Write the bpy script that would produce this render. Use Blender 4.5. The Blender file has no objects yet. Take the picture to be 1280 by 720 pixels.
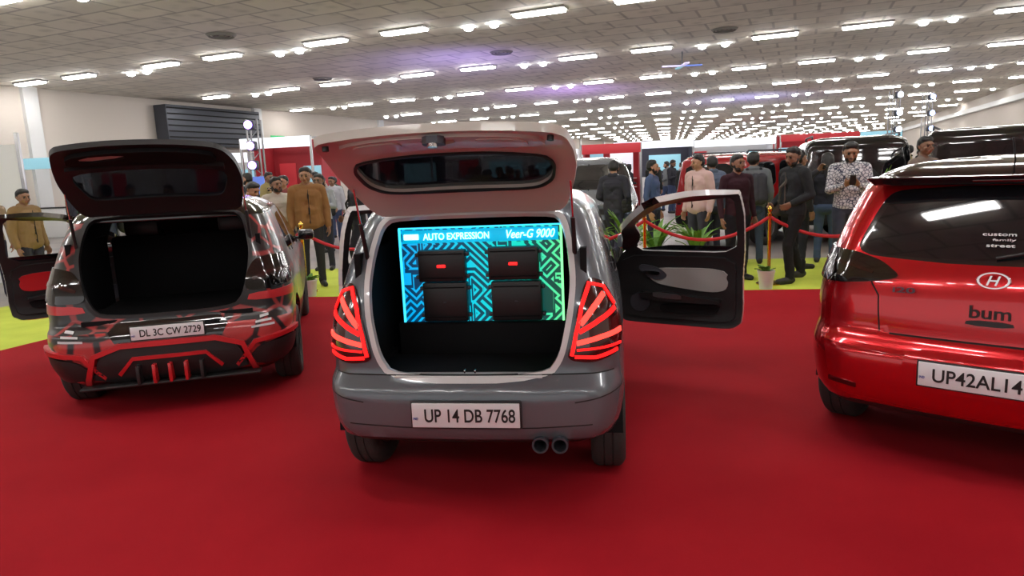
import bpy, bmesh, math, random
import numpy as np
from mathutils import Vector, Matrix
from mathutils.geometry import delaunay_2d_cdt
random.seed(7); np.random.seed(7)
SC=bpy.context.scene
COL=SC.collection
D=math.radians
# ------------------------------------------------------------------ materials
def _p(m): return m.node_tree.nodes['Principled BSDF']
def mat(name,c,rough=.5,metal=0,emit=None,es=0,coat=0,alpha=1,trans=0,spec=.5,bump=0,bscale=200):
    m=bpy.data.materials.new(name); m.use_nodes=True; p=_p(m); nt=m.node_tree
    p.inputs['Base Color'].default_value=(*c,1); p.inputs['Roughness'].default_value=rough
    p.inputs['Metallic'].default_value=metal; p.inputs['Coat Weight'].default_value=coat
    p.inputs['Coat Roughness'].default_value=.04; p.inputs['Specular IOR Level'].default_value=spec
    p.inputs['Alpha'].default_value=alpha
    if emit: p.inputs['Emission Color'].default_value=(*emit,1); p.inputs['Emission Strength'].default_value=es
    if trans: p.inputs['Transmission Weight'].default_value=trans
    if bump:
        n=nt.nodes.new('ShaderNodeTexNoise'); n.inputs['Scale'].default_value=bscale
        tc=nt.nodes.new('ShaderNodeTexCoord'); nt.links.new(tc.outputs['Object'],n.inputs['Vector'])
        b=nt.nodes.new('ShaderNodeBump'); b.inputs['Strength'].default_value=bump; b.inputs['Distance'].default_value=.01
        nt.links.new(n.outputs['Fac'],b.inputs['Height']); nt.links.new(b.outputs['Normal'],p.inputs['Normal'])
    return m
def noisecol(m,c1,c2,scale,detail=4,lo=.35,hi=.65,kind='noise'):
    nt=m.node_tree; p=_p(m); tc=nt.nodes.new('ShaderNodeTexCoord')
    if kind=='noise':
        n=nt.nodes.new('ShaderNodeTexNoise'); n.inputs['Detail'].default_value=detail; out='Fac'
    else:
        n=nt.nodes.new('ShaderNodeTexVoronoi'); n.feature='DISTANCE_TO_EDGE'; out='Distance'
    n.inputs['Scale'].default_value=scale
    r=nt.nodes.new('ShaderNodeValToRGB'); r.color_ramp.elements[0].position=lo; r.color_ramp.elements[1].position=hi
    r.color_ramp.elements[0].color=(*c1,1); r.color_ramp.elements[1].color=(*c2,1)
    nt.links.new(tc.outputs['Object'],n.inputs['Vector']); nt.links.new(n.outputs[out],r.inputs['Fac'])
    nt.links.new(r.outputs['Color'],p.inputs['Base Color'])
    return m
M={}
M['grey']=mat('paint_nardo_grey',(.115,.135,.155),.27,.25,coat=.6)
M['white']=mat('paint_white',(.62,.63,.64),.25,coat=.6)
M['red']=mat('paint_chrome_red',(.50,.004,.010),.2,.6,coat=1)
M['blackp']=mat('paint_black',(.008,.008,.009),.12,coat=1)
M['silver']=mat('paint_silver',(.22,.25,.29),.25,.6,coat=.6)
M['redsuv']=mat('paint_red',(.35,.01,.012),.25,coat=.8)
M['glass']=mat('tinted_glass',(.006,.007,.009),.04,coat=.5)
M['glasstint']=mat('tailgate_tinted_glass',(.004,.006,.014),.04,coat=.3,alpha=.86)
M['black']=mat('black_interior',(.006,.006,.007),.8,spec=.2)
M['trim']=mat('black_trim',(.013,.013,.014),.45)
M['amp']=mat('amplifier_black',(.009,.009,.010),.4)
M['gap']=mat('panel_gap',(.004,.004,.004),.9)
M['rubber']=mat('tyre_rubber',(.03,.029,.028),.8,bump=.3,bscale=60)
M['alloy']=mat('alloy',(.35,.35,.36),.3,.9)
M['chrome']=mat('chrome',(.75,.75,.76),.1,1)
M['gold']=mat('brass_post',(.75,.5,.12),.25,1)
M['lampred']=mat('lamp_red_lens',(.035,.002,.002),.12,coat=1)
M['lampglow']=mat('lamp_red_glow',(.6,.005,.004),.4,emit=(1,.010,.010),es=2.2,spec=.2)
M['lamphot']=mat('lamp_core_glow',(.7,.02,.02),.4,emit=(1,.05,.035),es=2.6,spec=.2)
M['smoke']=mat('smoked_lens',(.006,.005,.005),.07,coat=1)
M['plate']=mat('plate_white',(.72,.73,.76),.4)
M['ink']=mat('ink_black',(.01,.01,.01),.5)
M['inkblue']=mat('ink_blue',(.02,.05,.35),.5)
M['whitesticker']=mat('sticker_white',(.6,.6,.62),.4)
M['redglow']=mat('logo_red_glow',(1,.02,.02),.4,emit=(1,.01,.01),es=3)
M['wht_em']=mat('lettering_glow',(1,1,1),.4,emit=(.55,.95,1),es=1.3)
M['beige']=mat('door_fabric_grey',(.30,.30,.29),.8,bump=.2)
M['lidin']=mat('hatch_inner_white',(.50,.50,.45),.42,coat=.2)
M['wrapred']=mat('wrap_red_gloss',(.5,.015,.02),.3,coat=.6)
m=mat('wrap_camo',(.2,.02,.02),.3,coat=.5); noisecol(m,(.30,.035,.035),(.012,.012,.014),4.6,5,.03,.07,'vor'); M['wrap']=m
m=mat('wrap_camo_bumper',(.2,.02,.02),.3,coat=.5); noisecol(m,(.014,.012,.014),(.42,.035,.035),5.2,5,.06,.12,'vor'); M['wrapb']=m
m=mat('carpet_red',(.4,.01,.015),.88,spec=.12,bump=.25,bscale=350); noisecol(m,(.30,.005,.012),(.355,.008,.015),1.6,6,.3,.7); M['carpet']=m
m=mat('carpet_lime',(.5,.6,.03),.9,bump=.2,bscale=300); noisecol(m,(.46,.56,.05),(.55,.64,.07),2,5); M['lime']=m
m=mat('hall_floor',(.3,.28,.26),.4); noisecol(m,(.22,.20,.20),(.32,.29,.27),1.2,6); M['floor']=m
M['rope']=mat('velvet_rope',(.45,.01,.02),.7,bump=.2)
M['wall']=mat('wall_paint',(.66,.60,.54),.8,bump=.05,bscale=8)
M['wallw']=mat('panel_white',(.75,.76,.76),.5)
M['fit']=mat('light_fitting_grey',(.35,.34,.33),.6)
M['tube']=mat('tube_light',(1,1,1),.5,emit=(1,.97,.94),es=44)
M['spot']=mat('downlight',(1,1,1),.5,emit=(.93,.97,1),es=40)
M['steel']=mat('dark_steel',(.06,.065,.08),.5,.4)
M['vent']=mat('vent_grille',(.22,.21,.19),.6)
M['leaf']=mat('leaf',(.07,.22,.03),.5); noisecol(M['leaf'],(.05,.16,.02),(.16,.34,.05),9)
M['pot']=mat('pot_white',(.6,.6,.58),.4)
def ceiling_mat():
    m=mat('ceiling_tiles',(.6,.57,.5),.75); nt=m.node_tree; p=_p(m)
    tc=nt.nodes.new('ShaderNodeTexCoord'); b=nt.nodes.new('ShaderNodeTexBrick')
    b.inputs['Scale'].default_value=1; b.inputs['Brick Width'].default_value=1.1; b.inputs['Row Height'].default_value=.9
    b.inputs['Mortar Size'].default_value=.05; b.inputs['Mortar Smooth'].default_value=.6
    b.inputs['Color1'].default_value=(.74,.69,.60,1); b.inputs['Color2'].default_value=(.64,.60,.53,1); b.inputs['Mortar'].default_value=(.44,.41,.37,1)
    nt.links.new(tc.outputs['Object'],b.inputs['Vector'])
    v=nt.nodes.new('ShaderNodeTexVoronoi'); v.inputs['Scale'].default_value=2.4
    nt.links.new(tc.outputs['Object'],v.inputs['Vector'])
    r=nt.nodes.new('ShaderNodeValToRGB'); r.color_ramp.elements[0].position=.1; r.color_ramp.elements[1].position=.45
    r.color_ramp.elements[0].color=(.66,.66,.66,1); r.color_ramp.elements[1].color=(1,1,1,1)
    nt.links.new(v.outputs['Distance'],r.inputs['Fac'])
    mx=nt.nodes.new('ShaderNodeMix'); mx.data_type='RGBA'; mx.blend_type='MULTIPLY'; mx.inputs[0].default_value=.6
    nt.links.new(b.outputs['Color'],mx.inputs[6]); nt.links.new(r.outputs['Color'],mx.inputs[7])
    nt.links.new(mx.outputs[2],p.inputs['Base Color'])
    return m
M['ceil']=ceiling_mat()
def circuit_mat():
    m=mat('led_circuit_panel',(.0,.03,.04),.3); nt=m.node_tree; p=_p(m)
    tc=nt.nodes.new('ShaderNodeTexCoord')
    v=nt.nodes.new('ShaderNodeTexVoronoi'); v.distance='CHEBYCHEV'; v.feature='F1'; v.inputs['Scale'].default_value=6.5; v.inputs['Randomness'].default_value=1
    mpn=nt.nodes.new('ShaderNodeMapping'); mpn.inputs['Rotation'].default_value=(0,D(0),0); mpn.inputs['Scale'].default_value=(1.6,1,.8)
    nt.links.new(tc.outputs['Object'],mpn.inputs['Vector']); nt.links.new(mpn.outputs[0],v.inputs['Vector'])
    v2=nt.nodes.new('ShaderNodeTexVoronoi'); v2.distance='MANHATTAN'; v2.feature='F1'; v2.inputs['Scale'].default_value=5
    nt.links.new(tc.outputs['Object'],v2.inputs['Vector'])
    ad=nt.nodes.new('ShaderNodeMath'); ad.operation='MAXIMUM'; nt.links.new(v.outputs['Distance'],ad.inputs[0])
    h_=nt.nodes.new('ShaderNodeMath'); h_.operation='MULTIPLY'; h_.inputs[1].default_value=.75; nt.links.new(v2.outputs['Distance'],h_.inputs[0]); nt.links.new(h_.outputs[0],ad.inputs[1])
    w=nt.nodes.new('ShaderNodeMath'); w.operation='MULTIPLY'; w.inputs[1].default_value=42
    nt.links.new(ad.outputs[0],w.inputs[0])
    sn=nt.nodes.new('ShaderNodeMath'); sn.operation='SINE'; nt.links.new(w.outputs[0],sn.inputs[0])
    gt=nt.nodes.new('ShaderNodeValToRGB'); gt.color_ramp.elements[0].position=.1; gt.color_ramp.elements[1].position=.4
    gt.color_ramp.elements[0].color=(.06,.08,.12,1); gt.color_ramp.elements[1].color=(1,1,1,1)
    nt.links.new(sn.outputs[0],gt.inputs['Fac'])
    sep=nt.nodes.new('ShaderNodeSeparateXYZ'); nt.links.new(tc.outputs['Object'],sep.inputs[0])
    mp=nt.nodes.new('ShaderNodeMapRange'); mp.inputs[1].default_value=-.43; mp.inputs[2].default_value=.43
    nt.links.new(sep.outputs['X'],mp.inputs[0])
    cr=nt.nodes.new('ShaderNodeValToRGB'); e=cr.color_ramp.elements
    e[0].color=(.0,.38,.85,1); e[1].color=(.12,.85,.30,1); x=e.new(.4); x.color=(.0,.60,.80,1); x=e.new(.8); x.color=(.0,.72,.50,1)
    nt.links.new(mp.outputs[0],cr.inputs['Fac'])
    mx=nt.nodes.new('ShaderNodeMix'); mx.data_type='RGBA'; mx.blend_type='MULTIPLY'; mx.inputs[0].default_value=1
    nt.links.new(cr.outputs['Color'],mx.inputs[6]); nt.links.new(gt.outputs['Color'],mx.inputs[7])
    nt.links.new(mx.outputs[2],p.inputs['Emission Color']); p.inputs['Emission Strength'].default_value=1.1
    return m
M['circuit']=circuit_mat()
M['ledcyan']=mat('led_strip_cyan',(0,.6,.8),.4,emit=(.05,.62,.95),es=1.6)
M['ledhead']=mat('led_header',(0,.4,.6),.4,emit=(.0,.33,.55),es=1.2)
M['ledgreen']=mat('led_strip_green',(0,.6,.2),.4,emit=(.25,.95,.35),es=1.5)
# ------------------------------------------------------------------ helpers
def empty(name,loc=(0,0,0),rz=0):
    e=bpy.data.objects.new(name,None); COL.objects.link(e); e.location=loc; e.rotation_euler=(0,0,rz); e.empty_display_size=.2; return e
def obj(name,me,mats,parent=None,loc=None,rot=None,smooth=None):
    o=bpy.data.objects.new(name,me); COL.objects.link(o)
    if mats is not None:
        for mm in (mats if isinstance(mats,(list,tuple)) else [mats]): me.materials.append(M[mm] if isinstance(mm,str) else mm)
    if parent: o.parent=parent
    if loc: o.location=loc
    if rot: o.rotation_euler=rot
    if smooth is not None:
        for p in me.polygons: p.use_smooth=True
        me.set_sharp_from_angle(angle=D(smooth))
    return o
def mesh(name,v,f):
    me=bpy.data.meshes.new(name); me.from_pydata([tuple(map(float,a)) for a in v],[],[tuple(map(int,a)) for a in f]); me.update(); return me
def box(name,c,s,m,parent=None,bev=0,rot=None,seg=2,taper=None):
    bm=bmesh.new(); bmesh.ops.create_cube(bm,size=1)
    for v in bm.verts:
        if taper and v.co.z>0: v.co.x*=taper[0]; v.co.y*=taper[1]
        v.co=Vector((v.co.x*s[0],v.co.y*s[1],v.co.z*s[2]))
    if bev: bmesh.ops.bevel(bm,geom=bm.edges[:],offset=bev,segments=seg,affect='EDGES',profile=.5)
    me=bpy.data.meshes.new(name); bm.to_mesh(me); bm.free()
    return obj(name,me,m,parent,c,rot,smooth=40 if bev else None)
def lathe(prof,n=32,axis='z'):
    v=[];f=[]
    for i in range(n):
        a=2*math.pi*i/n; c,s=math.cos(a),math.sin(a)
        for r,h in prof:
            v.append((r*c,r*s,h) if axis=='z' else (h,r*c,r*s))
    k=len(prof)
    for i in range(n):
        for j in range(k-1):
            a=i*k+j;b=((i+1)%n)*k+j
            f.append((a,b,b+1,a+1) if axis=='z' else (a,a+1,b+1,b)[::-1])
    return v,f
def tube(name,pts,r,m,parent=None,res=8):
    cu=bpy.data.curves.new(name,'CURVE'); cu.dimensions='3D'; cu.bevel_depth=r; cu.bevel_resolution=3; cu.use_fill_caps=True
    sp=cu.splines.new('POLY'); sp.points.add(len(pts)-1)
    for i,p in enumerate(pts): sp.points[i].co=(*p,1)
    o=bpy.data.objects.new(name,cu); COL.objects.link(o); cu.materials.append(M[m] if isinstance(m,str) else m)
    if parent: o.parent=parent
    return o
def baked(o):
    dg=bpy.context.evaluated_depsgraph_get(); return bpy.data.meshes.new_from_object(o.evaluated_get(dg))
def text(name,s,w,h,m,parent,loc,rot=(math.pi/2,0,0),depth=.002,shear=0):
    cu=bpy.data.curves.new(name,'FONT'); cu.body=s; cu.extrude=depth; cu.offset=.012; cu.shear=shear
    o=bpy.data.objects.new('t',cu); COL.objects.link(o); me=baked(o); bpy.data.objects.remove(o)
    a=np.array([v.co[:] for v in me.vertices]); mn=a.min(0); mx=a.max(0)
    for v in me.vertices:
        v.co.x=(v.co.x-(mn[0]+mx[0])/2)/(mx[0]-mn[0])*w; v.co.y=(v.co.y-(mn[1]+mx[1])/2)/(mx[1]-mn[1])*h
    me.materials.clear()
    return obj(name,me,m,parent,loc,rot)
def chaikin(P,n=2,k=.25):
    P=[np.array(p,float) for p in P]
    for _ in range(n):
        Q=[]
        for i in range(len(P)):
            a,b=P[i],P[(i+1)%len(P)]; Q+= [a*(1-k)+b*k, a*k+b*(1-k)]
        P=Q
    return [tuple(p) for p in P]
def densify(P,st=.03):
    out=[]
    for i in range(len(P)):
        a=np.array(P[i]);b=np.array(P[(i+1)%len(P)]); n=max(1,int(np.linalg.norm(b-a)/st))
        for j in range(n): out.append(tuple(a+(b-a)*j/n))
    return out
def pip(pts,P):
    x,y=pts[:,0],pts[:,1]; ins=np.zeros(len(pts),bool); n=len(P)
    for i in range(n):
        x1,y1=P[i];x2,y2=P[(i+1)%n]
        if y1==y2: continue
        c=((y1>y)!=(y2>y))&(x<(x2-x1)*(y-y1)/(y2-y1)+x1); ins^=c
    return ins
def mir(P): return [(-a,b) for a,b in P][::-1]
def strip(pts,w):
    p=[np.array(a,float) for a in pts]; L=[];R=[]
    for i in range(len(p)):
        t=(p[min(i+1,len(p)-1)]-p[max(i-1,0)]); t/=np.linalg.norm(t); n=np.array((-t[1],t[0]))*w/2
        L.append(tuple(p[i]+n)); R.append(tuple(p[i]-n))
    return L+R[::-1]
def cdt(polys,rect,st):
    V=[];E=[]
    for P in polys:
        b=len(V); V+=P; E+=[(b+i,b+(i+1)%len(P)) for i in range(len(P))]
    ev=np.array(V) if V else np.zeros((0,2))
    gx=np.arange(rect[0],rect[2]+1e-6,(rect[2]-rect[0])/max(1,round((rect[2]-rect[0])/st)))
    gy=np.arange(rect[1],rect[3]+1e-6,(rect[3]-rect[1])/max(1,round((rect[3]-rect[1])/st)))
    G=np.array([(a,b) for a in gx for b in gy])
    if len(ev):
        keep=np.ones(len(G),bool)
        for i in range(0,len(G),2000):
            d=((G[i:i+2000,None,:]-ev[None])**2).sum(2).min(1); keep[i:i+2000]=d>(st*.42)**2
        G=G[keep]
    V=V+[tuple(g) for g in G]
    r=delaunay_2d_cdt([Vector(v) for v in V],E,[],0,1e-5)
    v=np.array([(a[0],a[1]) for a in r[0]]); f=np.array([list(t) for t in r[2]])
    a=v[f[:,0]];b=v[f[:,1]];c=v[f[:,2]]
    ar=(b[:,0]-a[:,0])*(c[:,1]-a[:,1])-(b[:,1]-a[:,1])*(c[:,0]-a[:,0])
    f[ar<0]=f[ar<0][:,::-1]; f=f[abs(ar)>1e-9]
    return v,f
def pchip(xk,yk):
    xk=np.array(xk,float);yk=np.array(yk,float);h=np.diff(xk);d=np.diff(yk)/h; m=np.zeros_like(yk)
    for i in range(1,len(xk)-1):
        if d[i-1]*d[i]>0: m[i]=2*d[i-1]*d[i]/(d[i-1]+d[i])
    m[0]=d[0];m[-1]=d[-1]
    def f(x):
        x=np.clip(x,xk[0],xk[-1]); i=np.clip(np.searchsorted(xk,x)-1,0,len(xk)-2); t=(x-xk[i])/h[i]
        return (2*t**3-3*t**2+1)*yk[i]+(t**3-2*t**2+t)*h[i]*m[i]+(-2*t**3+3*t**2)*yk[i+1]+(t**3-t**2)*h[i]*m[i+1]
    return f
HATCH=[(.22,.22,.62,.09,3.44),(.30,.30,.69,.02,3.50),(.42,.42,.73,0,3.54),(.55,.55,.745,.005,3.55),(.60,.60,.745,.025,3.54),(.635,.635,.742,.075,3.53),
(.75,.75,.742,.085,3.46),(.82,.82,.738,.095,3.25),(.90,.90,.725,.11,2.85),(.96,.96,.71,.13,2.60),(1.10,1.10,.675,.19,2.33),(1.25,1.25,.63,.27,2.02),
(1.36,1.36,.585,.34,1.80),(1.42,1.405,.54,.38,1.66),(1.50,1.45,.45,.48,1.48),(1.58,1.475,.30,.62,1.3),(1.66,1.485,.12,.8,1.1),(1.70,1.486,.02,.92,1.0)]
HATCHG=[(.315,.315,.655,.06,3.46),(.35,.35,.705,.015,3.51)]+HATCH[2:]
HATCHR=[(.27,.27,.66,.07,3.46),(.32,.32,.705,.02,3.51)]+HATCH[2:]
SUV=[(.35,.35,.70,.08,4.2),(.45,.45,.78,.01,4.3),(.6,.6,.80,0,4.32),(.8,.8,.80,.03,4.3),(1.0,1.0,.80,.05,4.22),(1.08,1.08,.795,.05,3.9),(1.15,1.15,.78,.06,3.05),(1.3,1.3,.76,.08,2.92),
(1.5,1.5,.74,.11,2.72),(1.68,1.68,.71,.14,2.5),(1.76,1.75,.66,.19,2.38),(1.84,1.80,.54,.3,2.2),(1.92,1.82,.3,.6,1.9),(2.0,1.83,.05,1.2,1.4)]
class Body:
    def __init__(s,tab,kx=1,ky=1,kz=1,bow=.05,rx=.16,ry=.2):
        q=[r[0]*kz for r in tab]
        s.q0,s.q1=q[0],q[-1]
        s.fz=pchip(q,[r[1]*kz for r in tab]); s.fW=pchip(q,[r[2]*kx for r in tab]); s.fr=pchip(q,[r[3]*ky for r in tab]); s.ff=pchip(q,[r[4]*ky for r in tab])
        s.Wm=max(r[2] for r in tab)*kx; s.L=max(r[4] for r in tab)*ky; s.bow=bow; s.rx=rx; s.ry=ry
        s.s1=s.Wm-rx; s.s2=s.s1+.28; s.s3=s.s2+s.L-ry-.3; s.s4=s.s3+.4; s.s5=s.s4+s.Wm-.3
    def par(s,q):
        W=s.fW(q); yr=s.fr(q); yf=s.ff(q); ln=yf-yr
        return W,yr,yf,s.rx*W/s.Wm,np.minimum(s.ry,.3*ln),.3*W/s.Wm,np.minimum(.3,.3*ln)
    def raw(s,S,q):
        S=np.asarray(S,float);q=np.asarray(q,float)
        W,yr,yf,rx,ry,fx,fy=s.par(q); a=np.abs(S); sg=np.where(S<0,-1.,1.)
        x=np.where(a<=s.s1,a/s.s1*(W-rx),0); y=np.where(a<=s.s1,yr,0)
        ph=np.clip((a-s.s1)/(s.s2-s.s1),0,1)*math.pi/2; m=(a>s.s1)&(a<=s.s2)
        x=np.where(m,W-rx+rx*np.sin(ph),x); y=np.where(m,yr+ry*(1-np.cos(ph)),y)
        t=np.clip((a-s.s2)/(s.s3-s.s2),0,1); m=(a>s.s2)&(a<=s.s3)
        x=np.where(m,W,x); y=np.where(m,(yr+ry)*(1-t)+(yf-fy)*t,y)
        ph=np.clip((a-s.s3)/(s.s4-s.s3),0,1)*math.pi/2; m=(a>s.s3)&(a<=s.s4)
        x=np.where(m,W-fx+fx*np.cos(ph),x); y=np.where(m,yf-fy+fy*np.sin(ph),y)
        t=np.clip((a-s.s4)/(s.s5-s.s4),0,1); m=a>s.s4
        x=np.where(m,(W-fx)*(1-t),x); y=np.where(m,yf,y)
        u=np.clip((y-yr)/(yf-yr+1e-6),0,1)
        y=y+s.bow*(x/s.Wm)**2*np.clip(1-u*2,0,1)-.09*(x/s.Wm)**2*np.clip(u*2-1,0,1)
        x=x*(1-.045*np.clip(np.abs(y/s.L-.5)*2,0,1)**3)
        return np.stack([sg*x,y,s.fz(q)],-1)
    def S(s,S,q,off=0):
        P=s.raw(S,q)
        if off==0: return P
        e=.004; ds=s.raw(S+e,q)-s.raw(S-e,q); dq=s.raw(S,np.minimum(q+e,s.q1))-s.raw(S,np.maximum(q-e,s.q0))
        n=np.cross(ds,dq); n/=np.linalg.norm(n,axis=-1,keepdims=True)+1e-9
        return P+n*off
    def sx(s,x,q):
        W,yr,yf,rx,ry,fx,fy=s.par(q); a=abs(x); g=-1 if x<0 else 1
        if a<=W-rx: return g*a/(W-rx)*s.s1
        return g*(s.s1+math.asin(min(1,(a-W+rx)/rx))/(math.pi/2)*(s.s2-s.s1))
    def sy(s,y,q):
        W,yr,yf,rx,ry,fx,fy=s.par(q); return s.s2+(y-yr-ry)/((yf-fy)-(yr+ry))*(s.s3-s.s2)
    def R(s,P): return [(s.sx(x,z),z) for x,z in densify(P,.03)]
    def Y(s,P): return [(s.sy(y,z),z) for y,z in densify(P,.03)]
    def build(s,name,feats,mats,parent,st=.04,thick=.03):
        polys=[densify(P,.03) for P,k in feats]
        v,f=cdt(polys,(-s.s5,s.q0,s.s5,s.q1),st)
        c=v[f].mean(1); lab=np.zeros(len(f),int)
        for P,k in zip(polys,[k for _,k in feats]):
            lab[pip(c,P)]=-1 if k=='HOLE' else mats.index(k)
        ok=(lab>=0)&(c[:,1]>s.q0)&(c[:,1]<s.q1)&(abs(c[:,0])<s.s5)
        f=f[ok];lab=lab[ok]; P=s.S(v[:,0],v[:,1])
        me=mesh(name,P,f)
        o=obj(name,me,mats,parent); me.polygons.foreach_set('material_index',lab.astype(np.int32))
        bm=bmesh.new(); bm.from_mesh(me); bmesh.ops.remove_doubles(bm,verts=bm.verts,dist=.0004)
        bmesh.ops.delete(bm,geom=[x for x in bm.verts if not x.link_faces],context='VERTS'); bm.to_mesh(me); bm.free()
        if thick:
            md=o.modifiers.new('s','SOLIDIFY'); md.thickness=thick; md.offset=-1; md.material_offset=50
            nm=baked(o); o.modifiers.clear(); o.data=nm; me=nm
        for p in me.polygons: p.use_smooth=True
        me.set_sharp_from_angle(angle=D(38))
        return o
    def patch(s,name,P,m,parent,off=.006,thick=.01,st=.02,extra=None,origin=None,inner=None,rim=None,rough=38):
        P=densify(P,st*.8); feats=[densify(e[0],st) for e in (extra or [])]
        a=np.array(P); v,f=cdt([P]+feats,(a[:,0].min(),a[:,1].min(),a[:,0].max(),a[:,1].max()),st)
        c=v[f].mean(1); ok=pip(c,P); lab=np.zeros(len(f),int); mats=[m]
        for e,Q in zip(extra or [],feats):
            ii=pip(c,Q)
            if e[1]=='HOLE': ok&=~ii
            else:
                if e[1] not in mats: mats.append(e[1])
                lab[ii]=mats.index(e[1])
        f=f[ok];lab=lab[ok]; X=s.S(v[:,0],v[:,1],off)
        if origin is not None: X=X-np.array(origin)
        me=mesh(name,X,f)
        if rim: mats.append(rim)
        if inner: mats.append(inner)
        o=obj(name,me,mats,parent); me.polygons.foreach_set('material_index',lab.astype(np.int32))
        bm=bmesh.new(); bm.from_mesh(me); bmesh.ops.delete(bm,geom=[x for x in bm.verts if not x.link_faces],context='VERTS'); bm.to_mesh(me); bm.free()
        if thick:
            md=o.modifiers.new('s','SOLIDIFY'); md.thickness=thick; md.offset=-1
            if inner: md.material_offset=50; md.material_offset_rim=(len(mats)-2 if rim else 50)
            nm=baked(o); o.modifiers.clear(); o.data=nm; me=nm
        for p in me.polygons: p.use_smooth=True
        me.set_sharp_from_angle(angle=D(rough))
        if origin is not None: o.location=origin
        return o
def circ(cy,cz,r,n=36): return [(cy+r*math.cos(2*math.pi*i/n),cz+r*math.sin(2*math.pi*i/n)) for i in range(n)]
def wheel(parent,x,y,r,w,side):
    e=empty('wheel'); e.parent=parent; e.location=(x,y,r)
    h=w/2
    prof=[(r*.62,-h*.8),(r*.70,-h*.98),(r*.88,-h),(r*.965,-h*.82),(r,-h*.62),(r,-h*.30),(r*.98,-h*.28),(r*.98,-h*.22),(r,-h*.2),(r,h*.2),(r*.98,h*.22),(r*.98,h*.28),(r,h*.30),(r,h*.62),(r*.965,h*.82),(r*.88,h),(r*.70,h*.98),(r*.62,h*.8)]
    v,f=lathe(prof,40,'x'); obj('tyre',mesh('tyre',v,f),'rubber',e,smooth=40)
    v,f=lathe([(r*.60,-h*.85),(r*.64,-h*.8),(r*.60,-h*.5),(r*.60,h*.5),(r*.64,h*.8),(r*.60,h*.85)],40,'x'); obj('rim',mesh('rim',v,f),'alloy',e,smooth=40)
    v,f=lathe([(.001,h*.5*side),(r*.16,h*.5*side),(r*.17,h*.35*side),(r*.17,0),(.001,0)],20,'x'); obj('hub',mesh('hub',v,f),'alloy',e,smooth=40)
    v,f=lathe([(.001,-.01),(r*.5,-.01),(r*.5,.01),(.001,.01)],24,'x'); obj('brake_disc',mesh('disc',v,f),'steel',e,smooth=40)
    for k in range(5):
        a=2*math.pi*k/5; o=box('spoke_%d'%(k+1),(h*.42*side,math.cos(a)*r*.37,math.sin(a)*r*.37),(.02,r*.13,r*.52),'alloy',e,bev=.006,rot=(a-math.pi/2,0,0),taper=(1,1.5))
def carbase(name,B,loc,rz,paint,feats,wy,wr,win,doors,open_doors=(),gapmat='gap',roofmat=None,ww=.18,thick=.03,low='trim',pre=()):
    E=empty(name,loc,rz)
    F=list(pre)
    if roofmat: F.append(([(-B.s5-.1,roofmat[1]),(B.s5+.1,roofmat[1]),(B.s5+.1,B.q1+.1),(-B.s5-.1,B.q1+.1)],roofmat[0]))
    F.append(([(-B.s5-.1,B.q0-.1),(B.s5+.1,B.q0-.1),(B.s5+.1,B.q0+.03),(-B.s5-.1,B.q0+.03)],low))
    for sd in (1,-1):
        g=(lambda P:P) if sd==1 else mir
        for i,dp in enumerate(doors):
            P=B.Y(chaikin(dp,2,.12))
            if (i,sd) in open_doors: F.append((g(P),'HOLE')); continue
            c=np.mean(np.array(P),0); Q=[tuple(np.array(p)-(np.array(p)-c)/np.linalg.norm(np.array(p)-c)*.007) for p in P]
            F.append((g(P),gapmat)); F.append((g(Q),paint))
        for i,wp in enumerate(win):
            if (i,sd) in open_doors: continue
            P=B.Y(chaikin(wp,2,.15)); c=np.mean(np.array(P),0); Q=[tuple(np.array(p)+(np.array(p)-c)/np.linalg.norm(np.array(p)-c)*.018) for p in P]
            F.append((g(Q),'trim')); F.append((g(P),'glass'))
        for y in wy:
            P=[(B.sy(a,max(b,B.q0)),b) for a,b in circ(y,wr+.01,wr+.055)]
            F.append((g(P),'HOLE'))
    zt=win[0][-2][1]+.0; zl=win[0][0][1]+.03
    F.append(([(B.s3+.16,zl),(B.s5+.2,zl),(B.s5+.2,zt),(B.s3+.16,zt)],'glass')); F.append(([(-B.s5-.2,zl),(-B.s3-.16,zl),(-B.s3-.16,zt),(-B.s5-.2,zt)],'glass'))
    zn=zl*.70
    for g in ((lambda P:P),mir):
        F.append((g([(B.s3+.12,zn),(B.s4+.12,zn-.03),(B.s4+.1,zn+.07),(B.s3+.1,zn+.11)]),'chrome'))
        F.append((g([(B.s4+.2,zn-.04),(B.s5+.2,zn-.04),(B.s5+.2,zn+.05),(B.s4+.2,zn+.05)]),'trim'))
        F.append((g([(B.s4,zn-.28),(B.s5+.2,zn-.28),(B.s5+.2,zn-.13),(B.s4+.05,zn-.13)]),'trim'))
    F+=feats
    mats=[paint]
    for P,k in F:
        if k!='HOLE' and k not in mats: mats.append(k)
    mats.append('black')
    B.build('body_shell',F,mats,E,thick=thick)
    for y in wy:
        for sd in (1,-1):
            wheel(E,sd*(B.Wm-ww/2-.015),y,wr,ww,sd)
            n=20; v=[];f=[]
            for k in range(n+1):
                a=math.pi*k/n
                for xx in (B.Wm-.03,B.Wm-ww-.09): v.append((sd*xx,y+(wr+.055)*math.cos(a),wr+.01+(wr+.055)*math.sin(a)))
            f=[(2*k,2*k+1,2*k+3,2*k+2) for k in range(n)]
            v+= [(sd*(B.Wm-ww-.09),y,wr)]; f+=[(2*k+1,2*n+2,2*k+3) for k in range(n)]
            obj('wheel_arch_liner',mesh('liner',v,f),'black',E)
    box('underbody',(0,B.L/2,B.q0+.05),((B.Wm-ww-.1)*2,B.L-.35,.06),'black',E)
    for sd in (1,-1): box('sill_inner',(sd*(B.Wm-.14),(wy[0]+wy[1])/2,B.q0+.05),(.18,wy[1]-wy[0]-2*wr-.16,.06),'black',E)
    return E
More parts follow.
